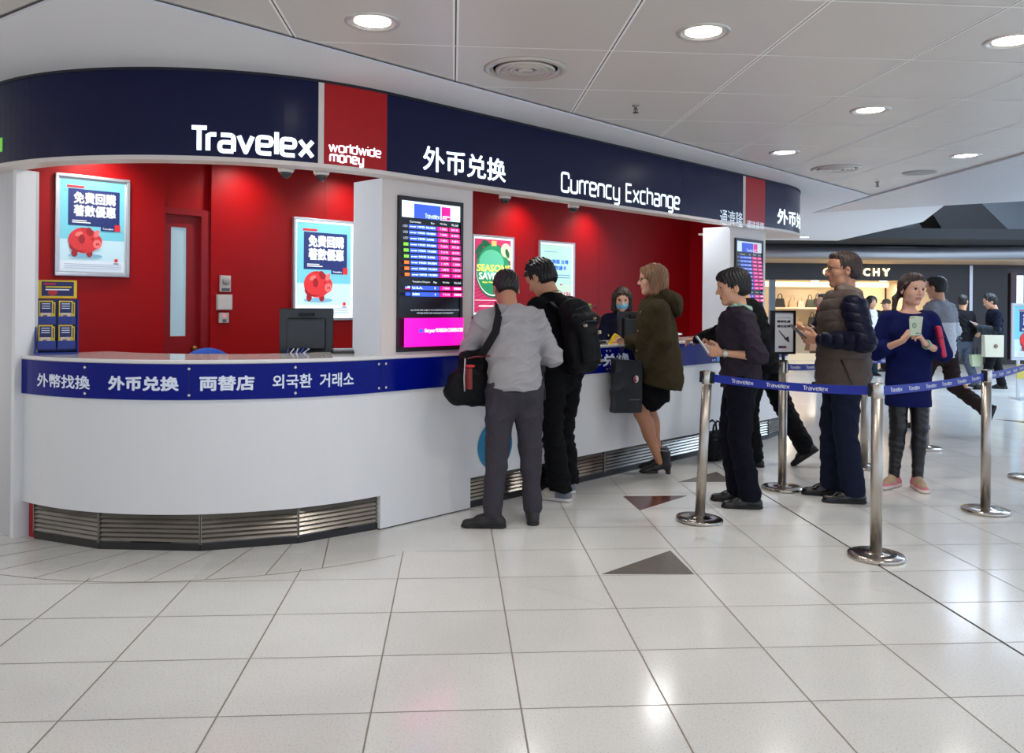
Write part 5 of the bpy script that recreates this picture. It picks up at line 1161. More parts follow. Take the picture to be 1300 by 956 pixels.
# his bag
def local_M(P): return Matrix.Translation(P.root.location) @ Matrix.Rotation(P.root.rotation_euler.z, 4, 'Z')
bagp = local_M(P1) @ Vector((-.265, .05, .935)); bag = empty('shoulder_bag', bagp, (12+25)*D2R, 'black shoulder bag with red tag hanging at the hip of the grey jumper man', 'bag')
BN = cloth('black_nylon', (14, 14, 16), .6, .3, 200)
v = Vol((-.25, -.17, -.28), (.25, .17, .3), .006); v.cap((-.02, 0, .13), (.08, 0, .14), .035, None, .03); v.box((.02, 0, .04), (.12, .045, .12), rnd=.04); v.cap((-.11, 0, -.09), (.11, 0, -.13), .085, .07, .06); v.box((0, 0, -.06), (.15, .055, .1), rnd=.04, k=.05); v.ell((0, -.05, -.09), (.12, .035, .1), k=.02)
soft('body', v, BN, bag, lambda V, N: .006*wrinkle(V, (16, 16, 22), 9)); 
Mi = Matrix.Translation(-bagp); Lb = lambda x, y, z: (Matrix.Rotation(-(37)*D2R, 4, 'Z') @ ((local_M(P1) @ Vector((x, y, z)))-bagp))
q = MB(); q.tube([Lb(-.25, -.03, 1.03), Lb(-.20, -.085, 1.12), Lb(-.145, -.100, 1.22), Lb(-.118, -.055, 1.32), Lb(-.108, .045, 1.385), Lb(-.115, .165, 1.33), Lb(-.17, .22, 1.20), Lb(-.24, .18, 1.04)], .028, cloth('strap_webbing', (26, 24, 26), .7), 10, flat=((0, -1, .3), .16)); q.build('strap', bag)
q = MB(); q.box((-.105, -.118, -.07), (-.075, -.075, .06), mat('red_fabric_tag', (120, 40, 32), .7), bev=.006); q.box((-.11, -.12, .065), (-.06, -.078, .08), mat('tag_bright', (196, 40, 36), .6), bev=.004); q.tube([(-.12, -.1, .12), (-.13, -.105, .0), (-.125, -.105, -.08)], .004, mat('zip_white', (170, 170, 176), .5), 6); q.build('tag', bag)
q = MB(); q.tube([(-.1, -.1, .12), (-.05, -.112, .13), (.05, -.112, .13), (.1, -.1, .12)], .005, mat('zip_red', (120, 30, 36), .6), 6); q.build('zip', bag)
# ---- man with backpack
J = joints(lean=13); J.update(elL=A3(-.25, .19, 1.14), wrL=A3(-.12, .40, 1.10), elR=A3(.23, .22, 1.10), wrR=A3(.10, .42, 1.10), kneeL=A3(-.10, .0, .50), kneeR=A3(.11, .08, .50), ankL=A3(-.12, -.10, .085), ankR=A3(.12, .05, .085), toeL=-22, toeR=20)
P2 = Person(G(712, 629), 44, 1.74, 'man in black with a black backpack and white trainers, back to us', J, SKIN, hd=(10, 18, 0))
P2.body({'L': dict(d=(.5, .7, 0), n=(0, 0, -1), t=(.6, -.5, 0)), 'R': dict(d=(-.5, .7, 0), n=(0, 0, -1), t=(-.6, -.5, 0))})
BT = cloth('black_jersey', (12, 12, 14), b=.2); BJ = cloth('black_denim', (11, 11, 13), .8, .3)
def f(v): torso(v, J, .018, .035); [arm(v, J, q, .018, .03, end=.9) for q in 'LR']; hemcut(v, .86); neckcut(v, J, .07)
P2.part('shirt', f, BT, .006, seed=11)
def f(v): v.cap(J['pelvis']+A3(0, 0, .02), J['pelvis']-A3(0, 0, .06), .155, .16, .04, A3(0, 1, 0), .74); [leg(v, J, q, .02, .02, r=(.09, .064, .06, .05), end=1.0, flare=.02) for q in 'LR']; v.cut((0, 0, 1), A3(0, 0, .97)); hemcut(v, .065)
P2.part('trousers', f, BJ, .008, (12, 12, 30), 12)
TRW = mat('trainer_white', (196, 188, 178), .7, var=.1); TRG = mat('trainer_grey', (104, 110, 118), .7)
for q in 'LR': shoe(P2.root, J, q, P2.k, TRW, mat('trainer_sole', (208, 204, 198), .6), 'sneaker', solez=.026, pick=lambda L: np.where(L[:, 1] < .02, 2, 0), mats=[TRW, mat('trainer_sole', (208, 204, 198), .6), TRG])
P2.hair('spiky', HAIRB)
q = MB(); N_ = J['neck']; q.tube([Vector((N_+J['R'] @ A3(.062*math.cos(a), .058*math.sin(a)-.004, .012-.018*math.sin(a)))*P2.k) for a in [i*math.pi/8 for i in range(17)]], .0022, BLACK, 6); q.build('cord_necklace', P2.root)
bp = local_M(P2) @ Vector((-.035, -.195, 1.17)); pk_ = empty('backpack', bp, 44*D2R, 'large black backpack with small pale badges on the man in black', 'backpack'); pk_.rotation_euler = (-12*D2R, 0, 44*D2R)
v = Vol((-.26, -.24, -.34), (.26, .22, .36), .0065); v.box((0, .01, -.02), (.125, .075, .25), rnd=.065); v.ell((0, .01, .19), (.125, .08, .09), k=.05); v.box((0, -.085, -.09), (.1, .04, .14), rnd=.04, k=.02); v.ell((-.12, -.01, -.12), (.03, .05, .11)); v.ell((.12, -.01, -.12), (.032, .055, .11)); v.cap((-.1, -.07, .1), (.1, -.07, .1), .05, None, .05); v.cap((-.05, .05, .25), (.05, .05, .25), .012, None, .01)
soft('body', v, BN, pk_, lambda V, N: .007*wrinkle(V, (14, 14, 18), 21))
for s_ in (-1, 1):
    q = MB(); q.tube([(s_*.09, .08, .2), (s_*.10, .13, .265), (s_*.115, .23, .25), (s_*.13, .31, .13), (s_*.15, .27, -.02), (s_*.15, .12, -.14)], .028, BN, 10, flat=((0, 0, 1), .3)); q.build('strap', pk_)
for k, (x, z, w_) in enumerate(((.05, .10, .012), (-.06, .05, .016), (.075, .0, .02), (.06, -.2, .014))):
    q = MB(); q.box((x-w_/2, -.134, z-w_*.6), (x+w_/2, -.105 if z > .04 else -.10, z+w_*.6), mat('badge_pale', (190, 170, 150), .5), bev=.002); q.build('badge', pk_)
for x0_, z0_ in ((-.1, .06), (-.11, .165)):
    q = MB(); q.tube([(x0_, -.10, z0_), (x0_*.5, -.135, z0_+.02), (-x0_*.5, -.135, z0_+.02), (-x0_, -.10, z0_)], .004, mat('zip_dark', (58, 58, 62), .4, .5), 6); q.build('zip', pk_)
# coat folded over his arm (seen between the two men)
cp = local_M(P1) @ Vector((.245, .36, .97)); t = empty('folded_coat', cp, 20*D2R, 'dark grey folded coat hanging between the grey jumper man and the backpack man', 'coat')
v = Vol((-.12, -.1, -.28), (.12, .1, .22), .007); v.box((0, 0, -.04), (.05, .022, .2), rnd=.02); v.cap((-.045, 0, .14), (.045, 0, .14), .032, None, .02); soft('body', v, cloth('dark_grey_wool', (48, 48, 50), b=.4), t, lambda V, N: .006*wrinkle(V, (40, 40, 6), 4))
# ---- woman in the olive parka
J = joints(lean=2, shx=.158); J.update(elL=A3(-.215, -.03, 1.10), wrL=A3(-.165, .04, .90), elR=A3(.17, .06, 1.10), wrR=A3(.06, .245, 1.07), hipL=A3(-.075, 0, .92), hipR=A3(.075, 0, .92), kneeL=A3(-.07, .125, .515), ankL=A3(-.075, -.035, .115), kneeR=A3(.075, .05, .515), ankR=A3(.08, -.04, .115), toeL=0, toeR=14)
P3 = Person(G(832, 604), 86, 1.70, 'woman in olive parka, glasses and black skirt holding a yellow purse', J, SKIN2, hd=(0, -2, 0), female=True, hs=1.03)
STK = mat('skin_stocking', (176, 122, 92), .5, var=.05)
P3.body({'R': dict(d=(-.2, .9, -.1), n=(-.8, -.2, -.2), t=(0, .1, 1), curl=(.7, .75, .8, .85), thumb=.8), 'L': dict(d=(.5, .3, -.8), n=(1, 0, 0), t=(0, 1, 0))}, feet=False)
def f(v): [leg(v, J, q, -.001, .02, end=.97) for q in 'LR']; v.cut((0, 0, 1), A3(0, 0, .85))
P3.part('stockings', f, STK, 0, h=.006)
def f(v): v.cap(J['pelvis'], A3(0, .01, .66), .145, .15, .03, A3(0, 1, 0), .85); hemcut(v, .60); v.cap(A3(-.05, .04, .8), A3(-.05, .05, .64), .11, .12, .03); v.cut((0, 0, 1), A3(0, 0, 1.0))
P3.part('skirt', f, BT, .004, (20, 20, 6), 8)
OL = cloth('olive_cotton', (60, 52, 33), .85, .3, 150, .2)
def f(v):
    torso(v, J, .035, .04, 1.02); arm(v, J, 'L', .036, .03, end=.98); arm(v, J, 'R', .034, .03, end=.85)
    v.cap(J['waist'], A3(0, -.02, .78), .18, .21, .05, A3(0, 1, 0), .9); v.cap(A3(0, -.05, 1.2), A3(0, -.07, .80), .12, .15, .06)
    hemcut(v, .735, (0, .22, -1), 0, 0); v.ell(J['neck']+A3(0, .03, .05), (.075, .085, .06), k=.01, op='sub')
    c = J['neck']; v.cap(c+A3(-.075, .05, .02), c+A3(-.085, -.05, .04), .03, .04, .02); v.cap(c+A3(.075, .05, .02), c+A3(.085, -.05, .04), .03, .04, .02)
def d_(V, N): return .008*wrinkle(V, (12, 12, 7), 14)+.002*wrinkle(V, (30, 30, 40), 15)
P3.part('parka', f, OL, h=.0055, disp=d_)
def f(v):
    c = J['neck']; v.cap(c+A3(-.07, -.055, .045), c+A3(.07, -.055, .045), .06, None, .04); v.ell(c+A3(0, -.13, -.005), (.10, .085, .085), k=.05); v.ell(c+A3(0, -.17, -.07), (.07, .05, .07), k=.04); v.ell(c+A3(0, -.02, .10), (.068, .07, .07), k=.02, op='sub')
P3.part('hood', f, OL, .007, (18, 18, 18), 31)
for y, z in ((.125, 1.33), (.145, 1.18), (.155, 1.02), (.16, .83)):
    q = MB(); q.lathe([(.008, 0), (.008, .004), (.0001, .006)], mat('brass_button', (196, 170, 110), .3, .8), Matrix.Translation(Vector((-.085, y+.012, z))*P3.k) @ Matrix.Rotation(math.pi/2, 4, 'Y') @ Matrix.Rotation(math.pi, 4, 'X'), 12); q.build('button', P3.root)
for q in 'LR': shoe(P3.root, J, q, P3.k, mat('black_leather', (16, 15, 16), .4), BLACK, 'heel', name='ankle_boot', solez=.006)
# boots stand on heels: ankle joints are already raised
P3.hair('bob', HAIRL); P3.face(mat('brow_brown', (110, 80, 56), .8)); glasses(P3.root, P3.c, P3.R, P3.hs, P3.k, mat('glasses_black', (22, 22, 26), .3))
wp = P3.world(J['wrR']+A3(-.02, .09, .0)); t = empty('purse', wp+Vector((-.02, 0, -.0)), 86*D2R, 'small bright yellow purse in the hands of the parka woman', 'purse')
v = Vol((-.1, -.1, -.12), (.1, .1, .12), .005); v.box((0, .0, .0), (.022, .03, .085), rx(.5), rnd=.015); soft('body', v, mat('yellow_leather', (222, 186, 16), .45), t); q = MB(); q.tube([(-.02, .03, .06), (0, .035, .075), (.02, .03, .06)], .004, mat('zip_gold', (196, 170, 80), .3, .8), 6); q.build('zip', t)
sb = empty('shopping_bag', on_z(794, 606, 0)+Vector((.1, .1, 0)), 20*D2R, 'black paper shopping bag with a red and white oval held by the parka woman', 'shopping bag')
yy = 6.54; pb = at(795, 488, yy); sb.location = pb; KP = mat('black_paper', (15, 14, 16), .4, var=.2, bump=.3, bscale=12)
v = Vol((-.2, -.12, -.3), (.2, .12, .32), .006); v.box((0, 0, 0), (.125, .045, .225), rnd=.008); v.cut((.10, 0, 1), (0, 0, .20)); soft('body', v, KP, sb, lambda V, N: .006*wrinkle(V, (12, 12, 10), 17))
B = Board((-.125, -.0535, -.225), (1, 0, 0), (0, 0, 1), .25, .45, .0012); B.ell(.73, .60, .09, .115, mat('oval_white', (210, 204, 204), .5)); B.ell(.70, .60, .055, .1, mat('oval_red', (150, 26, 40), .5)); B.ell(.76, .62, .05, .07, mat('oval_white', (210, 204, 204), .5))
for k in range(7): B.rect(.5+k*.055, .235, .535+k*.055, .25, mat('mark_grey', (120, 118, 120), .5))
B.ell(.75, .13, .02, .02, mat('oval_red', (150, 26, 40), .5)); B.build('printed_mark', sb)
for s_ in (-.03, .03): q = MB(); q.tube([(-.06, s_, .2), (-.045, s_*.7, .27), (.0, s_*.3, .315), (.045, s_*.7, .27), (.06, s_, .2)], .004, BLACKM, 6); q.build('handle', sb)
# ---- teller
J = joints(lean=5, shx=.16); J.update(elL=A3(-.25, .12, 1.05), wrL=A3(-.16, .36, 1.0), elR=A3(.25, .12, 1.05), wrR=A3(.16, .36, 1.0))
tp = at(789, 388, 8.35); TP = Person(Vector((tp.x-.0, 8.35, 0)), 176, 1.545, 'masked woman teller in a navy blazer seated behind the counter', J, SKIN2, hd=(0, 6, 0), female=True, h=.006)
TP.body({'L': dict(d=(.3, .9, 0), n=(0, 0, -1), t=(.9, 0, 0)), 'R': dict(d=(-.3, .9, 0), n=(0, 0, -1), t=(-.9, 0, 0))})
NVB = cloth('navy_blazer', (20, 24, 46), b=.2)
def f(v): torso(v, J, .025, .035); [arm(v, J, q, .022, .03, end=.9) for q in 'LR']; hemcut(v, .82); v.ell(J['neck']+A3(0, .06, .0), (.05, .08, .1), k=.01, op='sub')
TP.part('blazer', f, NVB, .004, seed=41, h=.008)
def f(v): torso(v, J, .01, .035); hemcut(v, .95); neckcut(v, J, .055)
TP.part('blouse', f, cloth('pale_blouse', (190, 200, 214)), .002, h=.008)
def f(v): v.cap(J['pelvis'], A3(0, .02, .62), .16, .17, .03, A3(0, 1, 0), .8); hemcut(v, .5); v.cut((0, 0, 1), A3(0, 0, 1.0))
TP.part('skirt', f, NVB, .003, h=.01)
for q in 'LR': shoe(TP.root, J, q, TP.k, BLACK, BLACKM)
TP.root.location.z = 0.0; TP.hair('bob', HAIRD); TP.face(HAIRD)
def f(v):
    c, R = TP.c, TP.R; P = lambda x, y, z: c+R @ A3(x, y, z)
    v.ell(P(0, .025, -.048), A3(.068, .074, .052), R, .01); v.ell(P(0, .075, -.035), A3(.03, .028, .035), R, .03); v.ell(P(0, -.04, -.045), A3(.09, .09, .08), R, .01, 'sub'); v.cut(R @ A3(0, -.3, 1), P(0, .09, -.003))
def md(V, N): L = (V-TP.c) @ TP.R; return .0012*np.sin(L[:, 2]*420)
TP.part('face_mask', f, mat('surgical_mask', (116, 186, 214), .7), disp=md, h=.0045)
for k in (-1, 1):
    q = MB(); q.tube([Vector((TP.c+TP.R @ A3(k*.058, .045, -.02))*TP.k), Vector((TP.c+TP.R @ A3(k*.08, .0, .0))*TP.k), Vector((TP.c+TP.R @ A3(k*.06, .04, -.07))*TP.k)], .0015, mat('surgical_mask', (116, 186, 214), .7), 6); q.build('mask_loop', TP.root)
# ---- man in the dark jumper with phone
J = joints(lean=3, shx=.175); J.update(elL=A3(-.245, -.10, 1.10), wrL=A3(-.12, .145, 1.115), elR=A3(.245, -.07, 1.10), wrR=A3(.07, .16, 1.13), kneeL=A3(-.085, .015, .49), ankL=A3(-.09, -.065, .085), kneeR=A3(.09, .07, .50), ankR=A3(.095, .0, .085), toeL=-4, toeR=6)
P5 = Person(G(939, 641), 80, 1.625, 'man in charcoal jumper with mint collar reading his phone at the post', J, SKIN, hd=(8, 4, 0), hs=1.09)
P5.body({'L': dict(d=(.28, .95, .12), n=(.5, -.2, .9), t=(-.2, .3, .9), curl=(.25, .3, .35, .4), thumb=.5), 'R': dict(d=(-.4, .85, .05), n=(-.3, 0, 1), t=(.6, .5, .3), curl=(.4, .45, .5, .5), thumb=.5)})
CJ = cloth('charcoal_jumper', (48, 42, 52), b=.35, sc=260)
def f(v): torso(v, J, .026, .04, 1.03, 1.12); arm(v, J, 'L', .024, .03, end=.12); arm(v, J, 'R', .022, .03, end=.3); v.cap(J['pelvis']-A3(0, 0, .0), J['waist'], .17, .165, .03, A3(0, 1, 0), .84); hemcut(v, .855); neckcut(v, J, .07)
P5.part('jumper', f, CJ, .007, (10, 10, 28), 51)
def f(v):
    n = J['neck']; v.cap(n+A3(0, -.02, .0), n+A3(0, -.01, .05), .075, .066, .02, A3(0, 1, 0), 1.0); v.cap(n+A3(0, 0, -.02), n+A3(0, .0, .1), .062, .056, .006, op='sub'); v.cut((0, -.3, 1), n+A3(0, 0, .052)); v.cut((0, 1, 0), n+A3(0, .075, 0)); hemcut(v, n[2]-.03)
    v.cap(n+A3(-.05, .04, .03), n+A3(-.035, .10, -.02), .018, .01, .01); v.cap(n+A3(.05, .04, .03), n+A3(.035, .10, -.02), .018, .01, .01)
P5.part('collar', f, cloth('mint_collar', (160, 190, 172)), .0008, h=.0045)
def f(v): v.cap(J['pelvis']+A3(0, 0, .02), J['pelvis']-A3(0, 0, .06), .15, .155, .04, A3(0, 1, 0), .82); [leg(v, J, q, .02, .02, r=(.09, .066, .062, .054), end=1.0, flare=.008) for q in 'LR']; v.cut((0, 0, 1), A3(0, 0, .97)); hemcut(v, .05)
NVT = cloth('navy_trouser', (14, 15, 27), b=.15)
P5.part('trousers', f, NVT, .006, (10, 10, 22), 52)
BLS = mat('black_leather_shoe', (14, 14, 15), .32)
for q in 'LR': shoe(P5.root, J, q, P5.k, BLS, mat('black_sole', (12, 12, 12), .7))
P5.hair('mop', HAIRB); P5.face(HAIRB)
wr = Vector(J['wrL']*P5.k); dv = Vector(J['wrL']-J['elL']).normalized(); q = MB(); Mw = Matrix.Translation(wr-dv*.025) @ dv.to_track_quat('Z', 'Y').to_matrix().to_4x4()
q.lathe([(.026, -.009), (.031, -.008), (.031, .008), (.026, .009)], mat('watch_band', (176, 176, 178), .3, .9), Mw, 24)
wd = Vector((-1, 0, -.1)).normalized(); q.lathe([(.018, 0), (.018, .008), (.0001, .009)], mat('watch_face', (206, 206, 200), .2), Matrix.Translation(wr-dv*.025+wd*.026) @ wd.to_track_quat('Z', 'Y').to_matrix().to_4x4(), 20); q.build('wristwatch', P5.root)
def phone(P, c, R, label, m, name='mobile_phone'):
    t = empty(name, P.world(c), P.root.rotation_euler.z, label, 'phone'); M = Matrix([list(R[i])+[0] for i in range(3)]+[[0, 0, 0, 1]])
    q = MB(); q.box((-.036, -.072, -.0045), (.036, .072, .0045), m, M, bev=.003); q.build('body', t); q = MB(); q.box((-.032, -.064, .0046), (.032, .064, .0052), mat('phone_screen', (150, 180, 214), .1, emit=.35), M); q.build('screen', t); return t
phone(P5, J['wrL']+A3(.035, .135, .055), rx(.95) @ ry(.1), 'white phone with lit screen held by the man in the charcoal jumper', mat('phone_white', (214, 214, 218), .3))
# ---- man in black leaning on the counter, behind
J = joints(lean=15, shx=.18); J.update(elL=A3(-.30, .22, 1.17), wrL=A3(-.24, .47, 1.09), elR=A3(.28, .2, 1.15), wrR=A3(.14, .43, 1.09), hipL=A3(-.09, -.02, .9), hipR=A3(.09, -.02, .9), kneeL=A3(-.09, .06, .50), ankL=A3(-.10, .0, .085), kneeR=A3(.12, -.18, .52), ankR=A3(.15, -.36, .17), toeL=-5, toeR=5)
P6 = Person(G(962, 590), 55, 1.70, 'man in a black coat leaning over the counter behind the charcoal jumper man', J, SKIN, hd=(12, 10, 0), h=.006)
P6.body({'L': dict(d=(.2, .9, -.1), n=(0, 0, -1), t=(.9, 0, 0)), 'R': dict(d=(-.3, .9, 0), n=(0, 0, -1), t=(-.9, 0, 0))}, feet=False)
BC = cloth('black_coat', (13, 14, 15), b=.25)
def f(v): torso(v, J, .035, .04, 1.05); [arm(v, J, q, .03, .03, end=.95) for q in 'LR']; v.cap(J['waist'], J['pelvis']-A3(0, .03, .06), .18, .19, .04, A3(0, 1, 0), .8); hemcut(v, .80); neckcut(v, J, .07)
P6.part('coat', f, BC, .009, (10, 10, 20), 61, h=.008)
def f(v): v.cap(J['pelvis'], J['pelvis']-A3(0, 0, .06), .15, .155, .04, A3(0, 1, 0), .8); [leg(v, J, q, .02, .02, r=(.09, .07, .066, .06), end=.98, flare=.004) for q in 'LR']; v.cut((0, 0, 1), A3(0, 0, .97))
P6.part('trousers', f, BJ, .006, seed=62, h=.008)
shoe(P6.root, J, 'L', P6.k, BLS, BLACKM); shoe(P6.root, J, 'R', P6.k, BLS, BLACKM, pitch=-38)
P6.hair('short', HAIRB); P6.face(HAIRB)
hb_ = empty('holdall', G(907, 584), 30*D2R, 'black soft holdall on the floor against the counter behind the leaning post', 'bag')
v = Vol((-.25, -.2, -.02), (.25, .2, .4), .007); v.box((0, 0, .13), (.13, .085, .135), rnd=.05); v.cut((0, 0, -1), (0, 0, 0)); soft('body', v, BN, hb_, lambda V, N: .007*wrinkle(V, (14, 14, 14), 71))
for s_ in (-.05, .05): q = MB(); q.tube([(-.07, s_, .25), (-.06, s_, .32), (0, s_*.6, .355), (.06, s_, .32), (.07, s_, .25)], .009, BN, 8); q.build('handle', hb_)
q = MB(); q.tube([(-.1, -.088, .2), (.1, -.088, .2)], .005, mat('zip_dark', (58, 58, 62), .4, .5), 6); q.build('zip', hb_)
# ---- man in the quilted jacket
J = joints(lean=-1, shx=.19); J.update(elL=A3(-.295, -.07, 1.11), wrL=A3(-.15, .19, 1.115), elR=A3(.26, -.03, 1.10), wrR=A3(.09, .19, 1.14), kneeL=A3(-.09, .0, .49), ankL=A3(-.10, -.05, .085), kneeR=A3(.09, .05, .50), ankR=A3(.10, .05, .085), toeL=-2, toeR=6)
P7 = Person(G(1069, 634), 80, 1.765, 'tall man in brown quilted jacket with navy sleeves and glasses, holding a phone', J, SKIN3, hd=(6, 0, 0), hs=1.06)
P7.body({'L': dict(d=(.3, .95, .05), n=(.5, -.2, .8), t=(-.2, .3, .9), curl=(.35, .4, .45, .5), thumb=.5), 'R': dict(d=(-.4, .85, .0), n=(-.3, 0, 1), t=(.6, .5, .3), curl=(.5, .5, .5, .5), thumb=.5)})
QB = cloth('quilted_brown_nylon', (84, 73, 67), .5, .2, 90); QN = cloth('quilted_navy_nylon', (17, 18, 40), .42, .2, 90)
def quilt(sp, a):
    def d(V, N): z = V[:, 2]+.01*np.sin(V[:, 0]*9+V[:, 1]*7); return a*(np.abs(np.sin(z*math.pi/sp))**.5-.55)+.002*wrinkle(V, (30, 30, 30), 7)
    return d
def f(v):
    torso(v, J, .036, .04, 1.0, 1.15); v.cap(J['waist'], A3(0, .0, .82), .185, .195, .05, A3(0, 1, 0), .92); hemcut(v, .775); neckcut(v, J, .098, .02)
P7.part('quilted_body', f, QB, disp=quilt(.082, .010))
def qs(V, N):
    fore = (V[:, 2] < J['elL'][2]+.05) & (V[:, 1] > J['elL'][1]+.02); t = np.where(fore, V[:, 1]*1.0, V[:, 2]-.2*V[:, 1]); return .011*(np.abs(np.sin(t*math.pi/.062))**.5-.5)+.002*wrinkle(V, (30, 30, 30), 9)
def f(v):
    for q in 'LR': sh = J['sh'+q]*.93+J['el'+q]*.07; el, wr = J['el'+q], J['wr'+q]; v.cap(sh, el, .086, .072, .03); v.cap(el, el+(wr-el)*.9, .07, .048, .03)
P7.part('sleeves', f, QN, disp=qs)
def f(v):
    n = J['neck']; v.cap(n+A3(0, -.012, -.02), n+A3(0, -.004, .085), .098, .086, .02); v.cap(n+A3(0, 0, -.02), n+A3(0, .0, .14), .070, .072, .006, op='sub'); v.cut((0, -.45, 1), n+A3(0, 0, .07)); v.cut((0, 1, 0), n+A3(0, .09, 0)); hemcut(v, n[2]-.03); v.cap(n+A3(-.06, .05, .03), n+A3(-.05, .11, -.05), .025, .02, .02); v.cap(n+A3(.06, .05, .03), n+A3(.05, .11, -.05), .025, .02, .02)
P7.part('collar', f, cloth('brown_rib_collar', (128, 114, 105), b=.5, sc=300), .001, h=.0055)
q = MB(); q.tube([Vector(A3(-.20, .055, .98))*P7.k, Vector(A3(-.222, .02, .90))*P7.k, Vector(A3(-.222, -.01, .82))*P7.k], .006, mat('zip_black', (14, 14, 16), .4), 8); q.build('pocket_zip', P7.root)
def f(v): v.cap(J['pelvis'], J['pelvis']-A3(0, 0, .06), .15, .155, .04, A3(0, 1, 0), .8); [leg(v, J, q, .022, .02, r=(.088, .066, .061, .054), end=1.0, flare=.006) for q in 'LR']; v.cut((0, 0, 1), A3(0, 0, .97)); hemcut(v, .05)
P7.part('jeans', f, cloth('dark_denim', (20, 26, 46), .8, .3, 220, .25), .005, (10, 10, 16), 72)
for q in 'LR': shoe(P7.root, J, q, P7.k, mat('polished_black_shoe', (14, 14, 15), .2), mat('black_sole', (12, 12, 12), .7))
P7.hair('short', HAIRD); P7.face(HAIRB); glasses(P7.root, P7.c, P7.R, P7.hs, P7.k, mat('glasses_black', (22, 22, 26), .3))
phone(P7, J['wrL']+A3(.04, .13, .05), rx(.75) @ ry(.1), 'dark phone held by the man in the quilted jacket', mat('phone_dark', (60, 58, 62), .3))
# ---- woman in the navy tunic
J = joints(lean=0, shx=.156, twist=0); J.update(elR=A3(.245, .02, 1.085), wrR=A3(.09, .215, 1.185), elL=A3(-.25, .02, 1.085), wrL=A3(-.065, .225, 1.17), kneeL=A3(-.085, .015, .49), kneeR=A3(.075, .02, .49), ankR=A3(.10, -.01, .085), ankL=A3(-.07, .01, .085), hipL=A3(-.08, 0, .9), hipR=A3(.08, 0, .9), toeR=38, toeL=-6)
P8 = Person(G(1152, 619), 166, 1.63, 'woman in navy tunic and black leggings holding up banknotes, pink trainers', J, SKIN2, hd=(24, 3, -3), female=True, hs=1.07)
P8.body({'R': dict(d=(-.45, .35, .75), n=(-.6, .2, -.1), t=(-.2, -.3, .6), curl=(.55, .6, .7, .8), thumb=.6), 'L': dict(d=(.45, .35, .75), n=(.6, .2, -.1), t=(.2, -.3, .6), curl=(.55, .6, .7, .8), thumb=.6)})
NT = cloth('royal_navy_knit', (18, 26, 80), b=.2, sc=240)
def f(v):
    torso(v, J, .018, .035, .95, bust=.9); [arm(v, J, q, .026, .03, end=.32) for q in 'LR']; v.cap(J['pelvis']+A3(0, 0, .06), A3(0, .005, .70), .155, .178, .05, A3(0, 1, 0), .80); hemcut(v, .655); v.ell(J['neck']+A3(0, .035, .012), (.098, .10, .05), k=.008, op='sub')
P8.part('tunic', f, NT, .005, (12, 12, 10), 81)
def f(v): [leg(v, J, q, .006, .02, r=(.084, .06, .056, .038), end=.97) for q in 'LR']; v.cut((0, 0, 1), A3(0, 0, .9))
P8.part('leggings', f, mat('black_leather_leggings', (22, 21, 24), .38, bump=.3, bscale=30), .0022, (14, 14, 40), 82, h=.0055)
PINK = mat('trainer_pink', (206, 120, 126), .7); TAN = mat('trainer_tan', (178, 150, 120), .75)
for q in 'LR': shoe(P8.root, J, q, P8.k, TAN, mat('trainer_foam', (214, 196, 190), .6), 'sneaker', solez=.03, pick=lambda L: np.where((L[:, 1] < .03) | (L[:, 2] < .045), 2, 0), mats=[TAN, mat('trainer_foam', (214, 196, 190), .6), PINK])
P8.hair('tied', HAIRD); P8.face(HAIRD)
wr = J['wrL']; dv = nrm(wr-J['elL']); q = MB(); q.lathe([(.030, -.006), (.036, -.004), (.036, .004), (.030, .006), (.030, -.006)], mat('jade_bangle', (150, 200, 176), .25), Matrix.Translation(Vector((wr-dv*.035)*P8.k)) @ Vector(dv).to_track_quat('Z', 'Y').to_matrix().to_4x4(), 24); q.build('bangle', P8.root)
bn = P8.world((J['wrL']+J['wrR'])/2+A3(.0, .06, .12)); t = empty('banknotes', bn, 166*D2R, 'fanned pale green banknotes held up by the woman in the navy tunic', 'banknotes')
BNG = mat('banknote_green', (168, 186, 160), .7); BNP = mat('banknote_print', (110, 140, 112), .7); BNR = mat('banknote_rose', (186, 150, 140), .7)
for k in range(3):
    a = -.10+.07*k; M = Matrix.Translation((.012*(k-1), .004*k, 0)) @ Matrix.Rotation(math.pi+a, 4, 'Y') @ Matrix.Rotation(math.pi, 4, 'Z')
    M = Matrix.Translation((.012*(k-1), .0035*k, 0)) @ Matrix.Rotation(a, 4, 'Y') @ Matrix.Diagonal((.85, 1, .85, 1))
    q = MB(); q.box((-.034, -.0006, -.075), (.034, .0006, .075), BNG, M); nb = q.build('note', t)
    if k == 2 or True:
        B = Board(M @ Vector((.034, .0008, -.075)), M.to_3x3() @ Vector((-1, 0, 0)), M.to_3x3() @ Vector((0, 0, 1)), .068, .15, .0003); B.rect(.08, .04, .92, .96, mat('banknote_pale', (196, 208, 186), .7)); B.ell(.5, .5, .22, .3, BNP); B.ell(.5, .5, .14, .2, BNG); B.rect(.12, .85, .5, .92, BNR); B.rect(.6, .08, .88, .14, BNP); B.build('note_print', nb)
cl = P8.world(A3(-.215, .07, 1.16)); t = empty('clutch_bag', cl, 166*D2R, 'pink clutch bag tucked under the arm of the navy tunic woman', 'clutch bag'); t.rotation_euler = (0, 10*D2R, 166*D2R)
v = Vol((-.1, -.1, -.2), (.1, .1, .2), .006); v.box((0, 0, .02), (.018, .07, .12), rnd=.014); soft('body', v, mat('pink_leather', (200, 44, 84), .45), t); q = MB(); q.box((-.02, .03, .05), (.02, .076, .06), mat('pink_clasp', (150, 30, 60), .4)); q.build('clasp', t)
